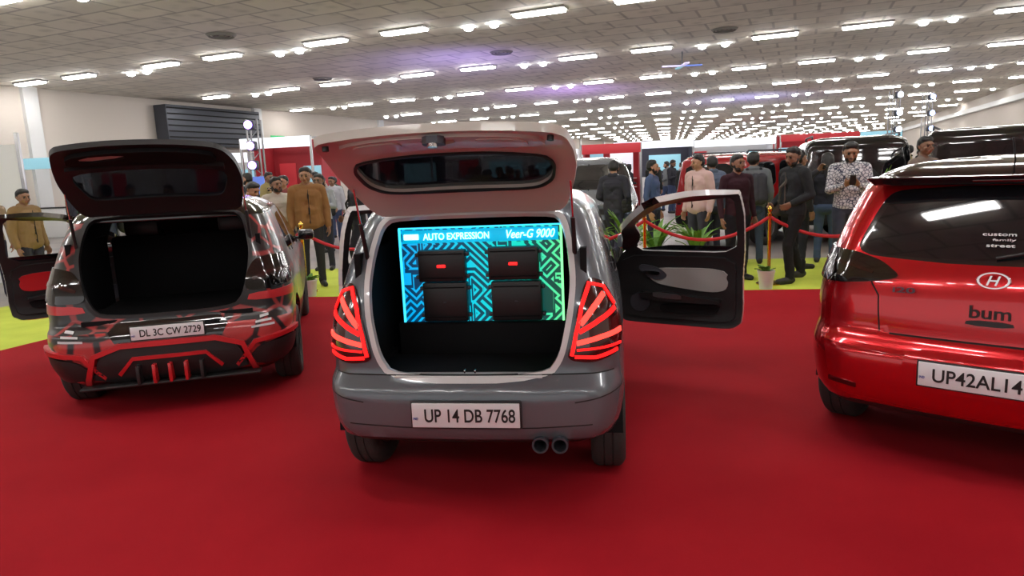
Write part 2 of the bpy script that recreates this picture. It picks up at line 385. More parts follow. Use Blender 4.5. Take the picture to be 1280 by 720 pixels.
def mirror_(E,B,y,z,m):
    for sd in (1,-1):
        x=float(B.S(np.array(B.sy(y,z)),np.array(z))[0])
        box('wing_mirror',(sd*(x+.10),y,z+.03),(.16,.09,.11),m,E,bev=.03)
        box('mirror_stalk',(sd*(x+.01),y,z),(.08,.04,.03),'trim',E,bev=.008)
def numberplate(E,B,z,s,w=.5,h=.115,x=0,tilt=0,off=.0):
    y=float(B.fr(z))-.018-off
    e=empty('number_plate',(x,y,z)); e.parent=E; e.rotation_euler=(tilt,0,0)
    box('plate_frame',(0,.006,0),(w+.016,.012,h+.016),'trim',e,bev=.004)
    box('plate_face',(0,-.002,0),(w,.012,h),'plate',e,bev=.003)
    text('plate_text',s,w*.84,h*.56,'ink',e,(.02,-.0095,0),depth=.001)
    text('plate_code','IND',.022,.012,'inkblue',e,(-w*.465,-.0095,-.015),depth=.001)
    return e
def opendoor(E,B,outline,window,sd,ang,paint,hy,frame='white',trimc='beige'):
    g=(lambda P:P) if sd==1 else mir
    P=g(B.Y(chaikin(outline,2,.12))); Wp=g(B.Y(chaikin(window,2,.12)))
    zc=.6; hx=float(B.S(np.array(B.sy(hy,zc)),np.array(zc))[0])*sd
    org=(hx,hy,0)
    e=empty('front_door_%s'%('right' if sd==1 else 'left')); e.parent=E; e.location=org; e.rotation_euler=(0,0,ang*sd)
    def add(o): o.parent=e; o.location=(0,0,0); return o
    add(B.patch('door_skin',P,paint,None,off=0,thick=.04,extra=[(Wp,'HOLE')],origin=org,inner='trim',rim=frame))
    zb=window[0][1]-.03; ys=[p[0] for p in outline]; y0,y1=min(ys)+.045,max(ys)-.05; z0=min(p[1] for p in outline)+.05
    card=g(B.Y(chaikin([(y1,z0+.08),(y1,zb),(y0,zb),(y0,z0+.04),(y0+.06,z0),(y1-.08,z0)],2,.12)))
    add(B.patch('door_card',card,'trim',None,off=-.038,thick=.025,origin=org))
    ins=g(B.Y(chaikin([(y1-.20,zb-.10),(y0+.06,zb-.08),(y0+.05,zb-.24),(y0+.16,zb-.27),(y1-.35,zb-.23),(y1-.26,zb-.19)],2,.2)))
    add(B.patch('fabric_insert',ins,trimc,None,off=-.062,thick=.015,origin=org))
    ar=g(B.Y(chaikin([(y1-.16,zb-.27),(y0+.10,zb-.30),(y0+.10,zb-.35),(y1-.22,zb-.34)],2,.2)))
    add(B.patch('armrest',ar,'trim',None,off=-.062,thick=.06,origin=org))
    sw=g(B.Y(chaikin([(y1-.30,zb-.275),(y0+.38,zb-.285),(y0+.38,zb-.31),(y1-.30,zb-.30)],1,.2)))
    add(B.patch('window_switches',sw,'alloy',None,off=-.122,thick=.006,origin=org))
    hr=g(B.Y(circ(y1-.27,zb-.13,.062)))
    hr=[(np.mean([p[0] for p in hr])+(p[0]-np.mean([q[0] for q in hr]))*1.5,p[1]) for p in hr]
    add(B.patch('pull_surround',hr,'steel',None,off=-.072,thick=.012,origin=org))
    hd=g(B.Y(chaikin([(y1-.20,zb-.115),(y1-.34,zb-.12),(y1-.34,zb-.15),(y1-.20,zb-.145)],2,.2)))
    add(B.patch('door_pull',hd,'chrome',None,off=-.084,thick=.012,origin=org))
    pk=g(B.Y(circ(y1-.17,z0+.12,.08)))
    add(B.patch('door_speaker',pk,'steel',None,off=-.064,thick=.01,origin=org))
    pc=g(B.Y(chaikin([(y1-.34,z0+.05),(y0+.14,z0+.05),(y0+.10,z0+.14),(y1-.34,z0+.12)],2,.15)))
    add(B.patch('door_pocket',pc,'black',None,off=-.064,thick=.02,origin=org))
    gl=g(B.Y([(a,min(b,zb+.07)) for a,b in window]))
    add(B.patch('door_window',gl,'glass',None,off=-.015,thick=.005,origin=org))
    x=float(B.S(np.array(B.sy(window[0][0],window[0][1])),np.array(window[0][1]))[0])*sd-hx
    box('wing_mirror',(x+.11*sd,window[0][0]-hy+.05,window[0][1]+.05),(.17,.09,.11),paint,e,bev=.03)
    return e
def seat(E,x,y,z=.33,m='trim'):
    e=empty('front_seat',(x,y,z)); e.parent=E
    box('cushion',(0,.1,.1),(.46,.48,.16),m,e,bev=.05,seg=3); box('backrest',(0,-.17,.42),(.44,.13,.58),m,e,bev=.05,rot=(D(12),0,0),seg=3); box('headrest',(0,-.25,.80),(.24,.09,.17),m,e,bev=.035,rot=(D(10),0,0),seg=3)
def lid(E,B,poly,winp,hz,ang,paint,inner,thick=.035,glass='glasstint'):
    hy=float(B.fr(hz))+.02; zz=float(B.fz(hz))+.02; org=(0,hy,zz)
    e=empty('tailgate',org); e.parent=E; e.rotation_euler=(ang,0,0)
    Wp=winp
    def add(o): o.parent=e; o.location=(0,0,0); return o
    add(B.patch('tailgate_panel',poly,paint,None,off=.004,thick=thick,extra=[(Wp,'HOLE')],origin=org,inner=inner))
    add(B.patch('tailgate_glass',[tuple(np.array(p)+(np.array(p)-np.mean(Wp,0))*.03) for p in Wp],glass,None,off=-.006,thick=.008,origin=org))
    return e,org,add
# ================================================================= GREY HATCHBACK (centre)
B=Body(HATCHG,bow=.05)
OP=[(-.38,.635),(.38,.635),(.445,.72),(.485,.9),(.50,1.05),(.485,1.2),(.455,1.32),(.40,1.365),(-.40,1.365),(-.455,1.32),(-.485,1.2),(-.50,1.05),(-.485,.9),(-.445,.72)]
OP=chaikin(OP,2,.2)
def grow(P,k,c=None):
    c=np.mean(P,0) if c is None else c; return [tuple(np.array(p)+(np.array(p)-c)/np.linalg.norm(np.array(p)-c)*k) for p in P]
RIM=grow(OP,.028)
GD=[[(2.36,.42),(2.40,.90),(2.02,1.24),(1.80,1.365),(1.44,1.40),(1.40,1.2),(1.40,.44),(1.48,.38),(2.30,.38)],[(1.37,.42),(1.37,1.2),(1.40,1.37),(.86,1.345),(.66,1.0),(.70,.85),(.98,.62),(1.05,.38),(1.32,.38)]]
GW=[[(2.28,.95),(1.97,1.225),(1.77,1.325),(1.47,1.355),(1.445,.95)],[(1.34,.95),(1.37,1.31),(.92,1.29),(.78,1.0)]]
TLp=chaikin([(.48,.70),(.505,.80),(.56,.95),(.63,1.065),(.72,1.04),(.785,.93),(.80,.80),(.75,.715),(.60,.685)],2,.2)
feats=[(B.R(RIM),'white'),(B.R(OP),'HOLE'),
 (B.R([(-.7,.632),(.7,.632),(.7,.638),(-.7,.638)]),'gap'),
 (B.R(strip([(-.60,.415),(-.34,.405),(.34,.405),(.60,.415)],.006)),'gap')]
for sg in (1,-1):
    feats+= [([(sg*a,b) for a,b in strip([(.52,.52),(.86,.57)],.006)],'gap')]
    feats+= [([(sg*a,b) for a,b in chaikin([(B.sy(.66,1.02),1.02),(B.sy(.78,1.27),1.27),(B.sy(.62,1.2),1.2),(B.sy(.54,1.05),1.05)],2)],'glass')]
G=carbase('grey_hatchback_car',B,(-.235,2.98,0),-D(8),'grey',feats,(.58,2.93),.285,GW,GD,open_doors=((0,1),(0,-1)),ww=.175)
for sd in (1,-1):
    opendoor(G,B,GD[0],GW[0],sd,D(66) if sd==1 else D(28),'grey',2.36)
for sd in (1,-1):
    g=(lambda P:P) if sd==1 else mir
    B.patch('tail_lamp_housing',g(TLp),'lampred',G,off=.012,thick=.03,st=.02)
    for k,(pts,w,mm) in enumerate([
      ([(.505,.72),(.53,.82),(.575,.94),(.635,1.04)],.018,'lampglow'),([(.64,1.035),(.71,1.015),(.76,.93)],.013,'lampglow'),
      ([(.555,.86),(.63,.93),(.70,.985)],.024,'lamphot'),([(.545,.825),(.65,.875),(.755,.915)],.020,'lampglow'),
      ([(.53,.775),(.65,.80),(.775,.815)],.022,'lamphot'),([(.53,.745),(.62,.75),(.765,.755)],.010,'lampglow'),([(.52,.715),(.62,.71),(.74,.73)],.015,'lampglow')]):
        B.patch('lamp_bar_%d'%(k+1),g(strip(pts,w)),mm,G,off=.018,thick=.006,st=.012)
numberplate(G,B,.475,'UP 14 DB 7768')
W1=chaikin([(-.40,.945),(.40,.945),(.455,1.02),(.435,1.14),(.37,1.20),(.25,1.22),(-.25,1.22),(-.37,1.20),(-.435,1.14),(-.455,1.02)],2,.2)
LP=chaikin([(-.46,.655),(.46,.655),(.525,.72),(.55,.9),(.555,1.05),(.53,1.2),(.49,1.33),(.43,1.385),(-.43,1.385),(-.49,1.33),(-.53,1.2),(-.555,1.05),(-.55,.9),(-.525,.72)],2,.18)
LA=-D(96)
te,org,add=lid(G,B,B.R(LP),B.R(W1),1.37,LA,'grey','lidin')
add(B.patch('inner_panel_lower',B.R(chaikin([(-.40,.69),(.40,.69),(.46,.86),(-.46,.86)],2,.2)),'lidin',None,off=-.03,thick=.014,origin=org,extra=[(B.R(chaikin([(-.07,.72),(.07,.72),(.07,.80),(-.07,.80)],1)),'HOLE')]))
for sd in (1,-1):
    g=(lambda P:P) if sd==1 else mir
    add(B.patch('access_cover',g(B.R(chaikin([(.16,.72),(.36,.73),(.38,.82),(.16,.81)],2,.2))),'lidin',None,off=-.044,thick=.006,origin=org))
    add(B.patch('rubber_stop',g(B.R(circ(.47,.72,.014,12))),'trim',None,off=-.03,thick=.02,origin=org))
add(B.patch('latch',B.R(chaikin([(-.045,.665),(.045,.665),(.045,.73),(-.045,.73)],1)),'steel',None,off=-.04,thick=.03,origin=org))
add(B.patch('latch_hook',B.R(chaikin([(-.02,.66),(.02,.66),(.02,.70),(-.02,.70)],1)),'chrome',None,off=-.07,thick=.015,origin=org))
add(B.patch('window_surround',B.R(grow(W1,.014)),'trim',None,off=-.032,thick=.01,origin=org,extra=[(B.R(W1),'HOLE')]))
Rm=Matrix.Rotation(LA,3,'X')
for sd in (1,-1):
    p=Vector((sd*.50,float(B.fr(1.12))+.02-org[1],1.12-org[2])); p=Rm@p+Vector(org)
    q=Vector((sd*.505,float(B.fr(1.15))+.06,1.13)); mid=q.lerp(p,.5)
    tube('gas_strut_body',[q,mid],.011,'trim',G); tube('gas_strut_rod',[mid,p],.005,'chrome',G)
box('boot_floor',(0,.55,.60),(.98,.92,.03),'black',G)
for sd in (1,-1): box('boot_side',(sd*.545,.62,.9),(.03,.8,.6),'black',G)
box('boot_back_wall',(0,.98,.95),(1.06,.03,.75),'black',G)
box('speaker_enclosure',(0,.68,.70),(.92,.30,.18),'black',G,bev=.012)
au=empty('audio_display',(0,.545,1.03)); au.parent=G
box('display_board',(0,.03,0),(.86,.03,.53),'trim',au,bev=.004)
o=box('circuit_face',(0,.008,0),(.84,.008,.51),'circuit',au)
for nm,c,s_,mm in (('led_edge_top',(0,0,.26),(.86,.012,.008),'ledcyan'),('led_edge_left',(-.425,0,0),(.012,.012,.52),'ledcyan'),('led_edge_right',(.425,0,0),(.012,.012,.52),'ledgreen'),('led_edge_bottom',(.1,0,-.26),(.64,.012,.008),'ledgreen')):
    box(nm,c,s_,mm,au,bev=.003)
for k,(x,z,w,h) in enumerate([(-.195,.065,.25,.165),(.18,.07,.26,.17),(-.185,-.125,.235,.205),(.19,-.125,.26,.205)]):
    a=empty('amplifier_%d'%(k+1),(x,-.03,z)); a.parent=au
    box('case',(0,0,0),(w,.06,h),'amp',a,bev=.008)
    for j in range(2): box('fin_%d'%(j+1),(0,-.034,(-.38+.76*j)*h),(w*.9,.006,.005),'black',a)
    for sx_ in (-1,1):
        for sz_ in (-1,1): box('bracket',(sx_*(w/2+.008),.0,sz_*h*.35),(.02,.03,.02),'steel',a,bev=.004)
    box('logo',(0,-.034,.0),(.045 if k<2 else .02,.008,.015 if k<2 else .006),'redglow' if k<2 else 'steel',a,bev=.003)
box('header_glow',(0,.0,.215),(.82,.008,.068),'ledhead',au,bev=.002)
text('header_text','AUTO EXPRESSION',.35,.036,'wht_em',au,(-.12,-.012,.215)); text('header_script','Veer-G 9000',.25,.045,'wht_em',au,(.27,-.012,.217),shear=.3)
box('side_emblem',(-.36,-.008,.215),(.08,.008,.03),'wht_em',au,bev=.003)
for x in (.355,.445):
    v,f=lathe([(.028,.0),(.036,.0),(.038,.05),(.038,.16),(.030,.16),(.030,.03),(.028,0)],24)
    ee=obj('exhaust_tip',mesh('ex',v,f),'steel',G,(x-.02,.16,.325),(math.pi/2,0,0),smooth=40)
tube('tailpipe',[(.38,.15,.325),(.33,.5,.30),(.1,.9,.28)],.022,'steel',G)
box('rear_axle_beam',(0,.58,.27),(1.15,.09,.07),'black',G,bev=.02); box('spare_tub',(0,.35,.33),(.7,.5,.08),'black',G,bev=.03)
seat(G,-.33,1.55);seat(G,.33,1.55); box('dashboard',(0,2.28,.80),(1.2,.35,.22),'trim',G,bev=.06,seg=3)
box('boot_sill_strip',(0,.105,.628),(.70,.07,.012),'white',G,bev=.004)
for x in (-.02,.03): box('striker',(x,.12,.642),(.008,.03,.02),'chrome',G,bev=.002)
tube('antenna',[(0,.55,1.46),(0,.42,1.60)],.004,'trim',G)
# ================================================================= LEFT WRAPPED HATCHBACK
BL=Body(HATCH,1.135,1.12,1.0,bow=.07,rx=.18,ry=.24)
OL=[(x*1.14,z) for x,z in OP]; OL=[(x,.70+(z-.635)*(.665/.73)) for x,z in OL]
LD=[[(y*1.12+.02,z) for y,z in P] for P in GD]; LW=[[(y*1.12+.02,z) for y,z in P] for P in GW]
fl=[(BL.R(grow(OL,.03)),'trim'),(BL.R(OL),'HOLE'),
 ([(-.40,.60),(-.34,.655),(.34,.655),(.40,.60),(.36,.525),(-.36,.525)],'blackp')]
L=carbase('wrapped_hatchback_car',BL,(-2.38,4.58,0),D(15),'wrap',fl,(.66,3.2),.30,LW,LD,open_doors=((0,-1),),ww=.2,roofmat=('blackp',1.33),
   pre=[([(-1.15,.15),(1.15,.15),(1.15,.60),(-1.15,.60)],'wrapb')])
opendoor(L,BL,LD[0],LW[0],-1,D(62),'blackp',LD[0][0][0],frame='blackp',trimc='wrapred')
mirror_(L,BL,2.42,.98,'blackp')
TL2=chaikin([(.53,.80),(.56,.92),(.66,1.03),(.95,1.04),(1.0,.95),(.96,.84),(.75,.80)],2,.2)
for sd in (1,-1):
    g=(lambda P:P) if sd==1 else mir
    BL.patch('tail_lamp',g(TL2),'smoke',L,off=.012,thick=.03)
    BL.patch('tail_lamp_band',g(strip([(.60,.88),(.72,.92),(.93,.93)],.022)),'lampred',L,off=.016,thick=.008)
    BL.patch('lamp_lower_band',g(chaikin([(.54,.73),(.56,.78),(.98,.80),(.98,.73)],1,.15)),'wrapred',L,off=.006,thick=.01)
    BL.patch('bumper_vent',g(chaikin([(.52,.30),(.62,.42),(.90,.47),(.92,.33),(.8,.28)],1,.15)),'trim',L,off=.02,thick=.03)
    BL.patch('vent_outline',g(strip([(.47,.30),(.58,.45),(.92,.50)],.03)),'wrapred',L,off=.03,thick=.04)
    for j in range(3): BL.patch('sticker_line_%d'%j,g(strip([(.56+.03*j,.55+.03*j),(.72-.02*j,.56+.03*j)],.014)),'whitesticker',L,off=.006,thick=.003)
BL.patch('rear_diffuser',BL.R(chaikin([(-.52,.27),(.52,.27),(.46,.44),(.30,.50),(-.30,.50),(-.46,.44)],1,.15)),'trim',L,off=.03,thick=.05)
BL.patch('diffuser_outline',BL.R(strip([(-.56,.26),(-.49,.45),(-.31,.51),(.31,.51),(.49,.45),(.56,.26)],.036)),'wrapred',L,off=.042,thick=.05)
BL.patch('diffuser_inner_outline',BL.R(strip([(-.34,.32),(-.24,.42),(.24,.42),(.34,.32)],.024)),'wrapred',L,off=.042,thick=.03)
for j,x in enumerate((-.2,-.1,0,.1,.2)): box('diffuser_fin_%d'%(j+1),(x,.0,.31),(.022,.16,.13),'wrapred' if j in(1,2,3) else 'trim',L,bev=.004)
box('lower_splitter',(0,.02,.235),(1.15,.12,.02),'trim',L,bev=.008)
numberplate(L,BL,.585,'DL 3C CW 2729',.46,.09,off=.0)
WL=chaikin([(-.47,1.00),(.47,1.00),(.50,1.08),(.44,1.24),(.34,1.26),(-.34,1.26),(-.44,1.24),(-.50,1.08)],2,.2)
te2,org2,add2=lid(L,BL,BL.R(grow(OL,.025)),BL.R(WL),1.37,-D(103),'wrap','trim')
add2(BL.patch('lid_trim_lower',BL.R(chaikin([(-.44,.74),(.44,.74),(.48,.92),(-.48,.92)],2,.2)),'black',None,off=-.03,thick=.03,origin=org2,extra=[(BL.R(chaikin([(-.38,.78),(-.10,.78),(-.10,.84),(-.38,.87)],1)),'HOLE')]))
add2(BL.patch('lid_recess',BL.R(chaikin([(-.38,.78),(-.10,.78),(-.10,.84),(-.38,.87)],1)),'lidin',None,off=-.04,thick=.005,origin=org2))
add2(BL.patch('lid_trim_band',BL.R(strip([(-.50,.955),(.50,.955)],.04)),'trim',None,off=-.03,thick=.03,origin=org2))
box('lid_spoiler',(0,-.02,.045),(1.05,.16,.03),'blackp',te2,bev=.012)
Rm=Matrix.Rotation(-D(103),3,'X')
for sd in (1,-1):
    p=Vector((sd*.56,float(BL.fr(1.12))+.02-org2[1],1.12-org2[2])); p=Rm@p+Vector(org2)
    q=Vector((sd*.57,float(BL.fr(1.15))+.06,1.13)); mid=q.lerp(p,.5)
    tube('gas_strut_body',[q,mid],.011,'trim',L); tube('gas_strut_rod',[mid,p],.005,'chrome',L)
box('boot_floor',(0,.6,.66),(1.1,1.0,.03),'black',L)
for sd in (1,-1): box('boot_side',(sd*.62,.70,.92),(.03,.85,.55),'black',L)
box('rear_seat_back',(0,1.22,.90),(1.2,.10,.56),'black',L,bev=.04)
for x in (-.36,.36): box('rear_headrest',(x,1.22,1.24),(.26,.09,.14),'trim',L,bev=.03)
seat(L,-.37,1.75);seat(L,.37,1.75); box('dashboard',(0,2.55,.80),(1.3,.35,.22),'trim',L,bev=.06,seg=3)
# ================================================================= RED HATCHBACK
BR=Body(HATCHR,1.165,1.12,1.035,bow=.08,rx=.2,ry=.28)
RDo=[[(y*1.12,z*1.035) for y,z in P] for P in GD]; RW=[[(y*1.12,z*1.035) for y,z in P] for P in GW]
RG=chaikin([(-.50,1.055),(.50,1.055),(.60,1.09),(.56,1.2),(.49,1.35),(.40,1.375),(-.40,1.375),(-.49,1.35),(-.56,1.2),(-.60,1.09)],2,.2)
fr=[(BR.R(grow(RG,.03)),'blackp'),(BR.R(RG),'glass')]
for sg in (1,-1):
    fr+=[([(sg*a,b) for a,b in strip([(.60,1.04),(.56,.94),(.50,.86),(.48,.68)],.008)],'gap')]
fr+=[(BR.R(strip([(-.43,.675),(.43,.675)],.010)),'gap'),(BR.R([(-.75,.20),(.75,.20),(.60,.315),(-.60,.315)]),'trim')]
R=carbase('red_hatchback_car',BR,(2.13,2.98,0),-D(42),'red',fr,(.72,3.25),.31,RW,RDo,ww=.2,roofmat=('blackp',1.40))
mirror_(R,BR,2.5,1.02,'blackp')
TR=chaikin([(.40,.955),(.52,1.03),(.70,1.075),(.98,1.08),(1.12,1.03),(1.02,.94),(.80,.905),(.58,.92)],2,.18)
for sd in (1,-1):
    g=(lambda P:P) if sd==1 else mir
    BR.patch('tail_lamp',g(TR),'smoke',R,off=.014,thick=.03)
    BR.patch('tail_lamp_inner',g(strip([(.55,.97),(.72,1.01),(.98,1.01)],.012)),'lampred',R,off=.018,thick=.008)
    BR.patch('bumper_reflector',g(strip([(.58,.40),(.72,.415)],.022)),'lampred',R,off=.008,thick=.008)
BR.patch('bumper_crease',BR.R(strip([(-.74,.62),(-.4,.60),(.4,.60),(.74,.62)],.02)),'red',R,off=.012,thick=.02)
BR.patch('plate_surround',BR.R(chaikin([(-.36,.44),(.36,.44),(.33,.625),(-.33,.625)],2,.12)),'red',R,off=.014,thick=.03)
numberplate(R,BR,.53,'UP42AL1415',off=.016)
BR.patch('plate_handle_recess',BR.R(chaikin([(-.10,.76),(.10,.76),(.09,.785),(-.09,.785)],1)),'trim',R,off=.01,thick=.02)
text('sticker_text','bum',.16,.06,'ink',R,(-.0,float(BR.fr(.83))-.012,.825),rot=(math.pi/2-.05,0,0))
v,f=lathe([(.052,0),(.055,.006),(.064,.006),(.068,0),(.052,0)],36); o=obj('badge_ring',mesh('b',[(a,b*.6,c) for a,b,c in v],f),'chrome',R,(0,float(BR.fr(.97))-.004,.97),(math.pi/2-.15,0,0),smooth=40)
text('badge_letter','H',.055,.045,'chrome',R,(0,float(BR.fr(.97))-.006,.97),rot=(math.pi/2-.15,0,0),depth=.003,shear=.3)
text('model_lettering','i20',.10,.028,'steel',R,(-.36,float(BR.fr(.90))-.002,.90),rot=(math.pi/2-.1,0,-.05))
sp=[(-.56,.52,1.455),(.56,.52,1.455),(.60,.26,1.448),(-.60,.26,1.448),(-.56,.54,1.42),(.56,.54,1.42),(.56,.30,1.405),(-.56,.30,1.405)]
me=mesh('rear_spoiler',sp,[(0,1,2,3)[::-1],(4,5,6,7),(0,1,5,4),(3,2,6,7)[::-1],(1,2,6,5),(0,3,7,4)[::-1]])
o=obj('rear_spoiler',me,'blackp',R); md=o.modifiers.new('b','BEVEL'); md.width=.012; md.segments=3
box('high_stop_lamp',(0,.29,1.425),(.26,.02,.018),'lampred',R,bev=.004)
tube('rear_wiper_arm',[(.0,.16,1.07),(.12,.165,1.10),(.32,.19,1.12)],.008,'trim',R)
for k,(x,z,w) in enumerate([(.0,1.175,.13),(.02,1.15,.09),(.01,1.125,.11)]):
    y=float(BR.fr(z))-.01; text('glass_sticker_%d'%k,['custom','family','street'][k],w,.014,'whitesticker',R,(x,y,z),rot=(math.pi/2-.5,0,0))
tube('antenna',[(0,.62,1.50),(0,.46,1.62)],.004,'trim',R)
# ================================================================= BACKGROUND VEHICLES
def suv(name,loc,rz,paint,k=1.0):
    b=Body(SUV,k*1.12,k,k,bow=.04,rx=.12,ry=.12)
    d=[[(2.95,.5),(2.95,1.12),(2.78,1.4),(2.62,1.66),(2.02,1.68),(1.98,.5)],[(1.94,.5),(1.98,1.68),(1.2,1.68),(1.15,1.1),(1.3,.75),(1.35,.5)]]
    w=[[(2.80,1.17),(2.55,1.62),(2.06,1.63),(2.04,1.17)],[(1.92,1.17),(1.94,1.63),(1.26,1.63),(1.22,1.17)],[(1.08,1.17),(1.1,1.62),(.35,1.6),(.33,1.17)]]
    d=[[(a*k,c*k) for a,c in P] for P in d]; w=[[(a*k,c*k) for a,c in P] for P in w]
    f=[(b.R(chaikin([(-.62*k,1.18*k),(.62*k,1.18*k),(.60*k,1.62*k),(-.60*k,1.62*k)],1,.15)),'glass'),(b.R(strip([(-.7*k,.72*k),(.7*k,.72*k)],.012)),'gap'),
       (b.R([(-.8,.3),(.8,.3),(.8,.60*k),(-.8,.60*k)]),'trim')]
    e=carbase(name,b,loc,rz,paint,f,(.85*k,3.45*k),.38*k,w,d,ww=.24,thick=0)
    for sd in (1,-1):
        g=(lambda P:P) if sd==1 else mir
        b.patch('tail_lamp',g(chaikin([(.66*k,.82*k),(.80*k,.82*k),(.80*k,1.08*k),(.66*k,1.08*k)],1,.15)),'lampred',e,off=.012,thick=.02)
        tube('roof_rail',[(sd*.66*k,.4,1.80*k),(sd*.66*k,.45,1.85*k),(sd*.66*k,2.1,1.85*k),(sd*.66*k,2.2,1.80*k)],.018,'steel',e)
    v,f2=lathe([(.001,-.11),(.3*k,-.11),(.36*k,-.07),(.37*k,0),(.36*k,.07),(.3*k,.1)],32); obj('spare_wheel',mesh('sp',v,f2),'rubber',e,(0,-.10,.98*k),(math.pi/2,0,0),smooth=40)
    v,f2=lathe([(.001,.13),(.18*k,.13),(.22*k,.10),(.22*k,0)],24); obj('spare_rim',mesh('sr',v,f2),'alloy',e,(0,-.10,.98*k),(math.pi/2,0,0),smooth=40)
    return e
suv('black_suv',(6.1,12.0,0),-D(20),'blackp',k=1.06)
suv('black_suv',(6.9,9.9,0),-D(35),'blackp',k=1.06)
suv('red_suv',(3.7,12.9,0),-D(55),'redsuv',k=.95)
b2=Body(HATCH,1.2,1.15,1.2,bow=.06)
carbase('silver_crossover_car',b2,(1.9,15.6,0),D(180-8),'silver',[(b2.R([(-.5,1.2),(.5,1.2),(.45,1.6),(-.45,1.6)]),'glass')],(.7,3.4),.34,[[(y*1.15,z*1.2) for y,z in P] for P in GW],[[(y*1.15,z*1.2) for y,z in P] for P in GD],ww=.22,thick=0)
# ================================================================= ROOM
HA=-D(23)
def hall(l,m_,z=0): return (l*math.cos(D(23))+m_*math.sin(D(23)), -l*math.sin(D(23))+m_*math.cos(D(23)), z)
LL,RR,BK,FR,H=-25.,11.4,-16.,118.,5.2
def hbox(name,l0,l1,m0,m1,z0,z1,m,parent=None,bev=0):
    return box(name,hall((l0+l1)/2,(m0+m1)/2,(z0+z1)/2),(l1-l0,m1-m0,z1-z0),m,parent,bev=bev,rot=(0,0,HA))
hbox('floor',LL,RR,BK,FR,-.2,0,'floor')
hbox('ceiling',LL,RR,BK,FR,H,H+.2,'ceil')
hbox('wall_left',LL-.2,LL,BK,FR,0,H,'wall'); hbox('wall_right',RR,RR+.2,BK,FR,0,H,'wall'); hbox('wall_far',LL,RR,FR,FR+.2,0,H,'wall')
hbox('baseboard_left',LL,LL+.03,BK,FR,0,.15,'steel'); hbox('baseboard_right',RR-.03,RR,BK,FR,0,.15,'steel')
def slab(name,pts,z0,z1,m):
    n=len(pts); v=[(p[0],p[1],z0) for p in pts]+[(p[0],p[1],z1) for p in pts]
    f=[tuple(range(n,2*n)),tuple(range(n))[::-1]]+[(i,(i+1)%n,(i+1)%n+n,i+n) for i in range(n)]
    return obj(name,mesh(name,v,f),m)
slab('lime_carpet',[(-11.2,-3),(9.4,-3),(9.4,10.0),(-3.3,12.0),(-6.2,12.2)],0,.006,'lime')
slab('red_carpet',[(-8.9,-3),(9.3,-3),(9.3,7.15),(-4.15,9.28)],.006,.014,'carpet')
def multi(name,items,m,parent=None):
    bm=bmesh.new()
    for c,s,r in items:
        g=bmesh.ops.create_cube(bm,size=1,matrix=Matrix.Translation(c)@Matrix.Rotation(r,4,'Z')@Matrix.Diagonal((*s,1)))
    me=bpy.data.meshes.new(name); bm.to_mesh(me); bm.free(); return obj(name,me,m,parent)
tubes=[];fix=[];spots=[]
for k in range(-3,16):
    m_=15.5+6.7*k
    for j in range(-7,10):
        b=-5.6+6.0*j-1.15*k
        for l in (b,b+2.4):
            if LL+.8<l<RR-.8: tubes.append((hall(l,m_,H-.075),(1.2,.25,.05),HA)); fix.append((hall(l,m_,H-.025),(1.3,.36,.05),HA))
        for l in (b-2.15,b-1.45):
            if LL+.8<l<RR-.8: spots.append(hall(l,m_+.7,H-.04))
multi('ceiling_tube_lights',tubes,'tube'); multi('ceiling_light_fittings',fix,'fit')
bm=bmesh.new()
for p in spots: bmesh.ops.create_uvsphere(bm,u_segments=12,v_segments=8,radius=.12,matrix=Matrix.Translation(p)@Matrix.Diagonal((1,1,.6,1)))
me=bpy.data.meshes.new('spots'); bm.to_mesh(me); bm.free(); obj('ceiling_downlights',me,'spot')
for l,m_ in ((-13.2,13.5),(-3.5,13),(-1.2,12),(-8.5,20),(-16,21),(-2,20.5),(2,14.5)):
    e=empty('ceiling_vent',hall(l,m_,H-.01))
    for i,r in enumerate((.36,.26,.15)):
        v,f=lathe([(r,0),(r-.06,-.05*(3-i)*.4),(r-.09,-.02)],28); obj('ring_%d'%(i+1),mesh('r',v,f),'vent',e,smooth=40)
sh=empty('roller_shutter_box',hall(LL+.4,24.0,4.1),HA)
box('housing',(0,0,0),(.7,5.4,1.7),'steel',sh,bev=.03)
for i in range(7): box('rib_%d'%i,(.36,0,-.72+i*.24),(.03,5.3,.05),'gap',sh)
ex=empty('exit_sign',hall(LL+.08,28.6,3.7),HA); M['green']=mat('exit_green',(.02,.35,.1),.5,emit=(.02,.4,.12),es=.5); box('panel',(0,0,0),(.05,1.0,.45),'green',ex,bev=.01); text('lettering','EXIT',.7,.22,'plate',ex,(.035,0,0),rot=(math.pi/2,0,math.pi/2))
for i in range(10): hbox('trim_%d'%(i+1),LL,LL+.18,-6+i*11,-5.5+i*11,0,H,'wallw')
hbox('trim_11',RR-.35,RR,0,FR,H-.9,H-.6,'wallw')
pt=empty('white_partition',(-9.75,11.9,0),D(10))
box('panel',(0,0,1.2),(2.6,.06,2.4),'wallw',pt,bev=.01); box('post_left',(-1.3,0,1.3),(.06,.08,2.6),'alloy',pt,bev=.01); box('post_right',(1.3,0,1.3),(.06,.08,2.6),'alloy',pt,bev=.01); box('foot_left',(-1.3,0,.03),(.1,.6,.06),'alloy',pt); box('foot_right',(1.3,0,.03),(.1,.6,.06),'alloy',pt)
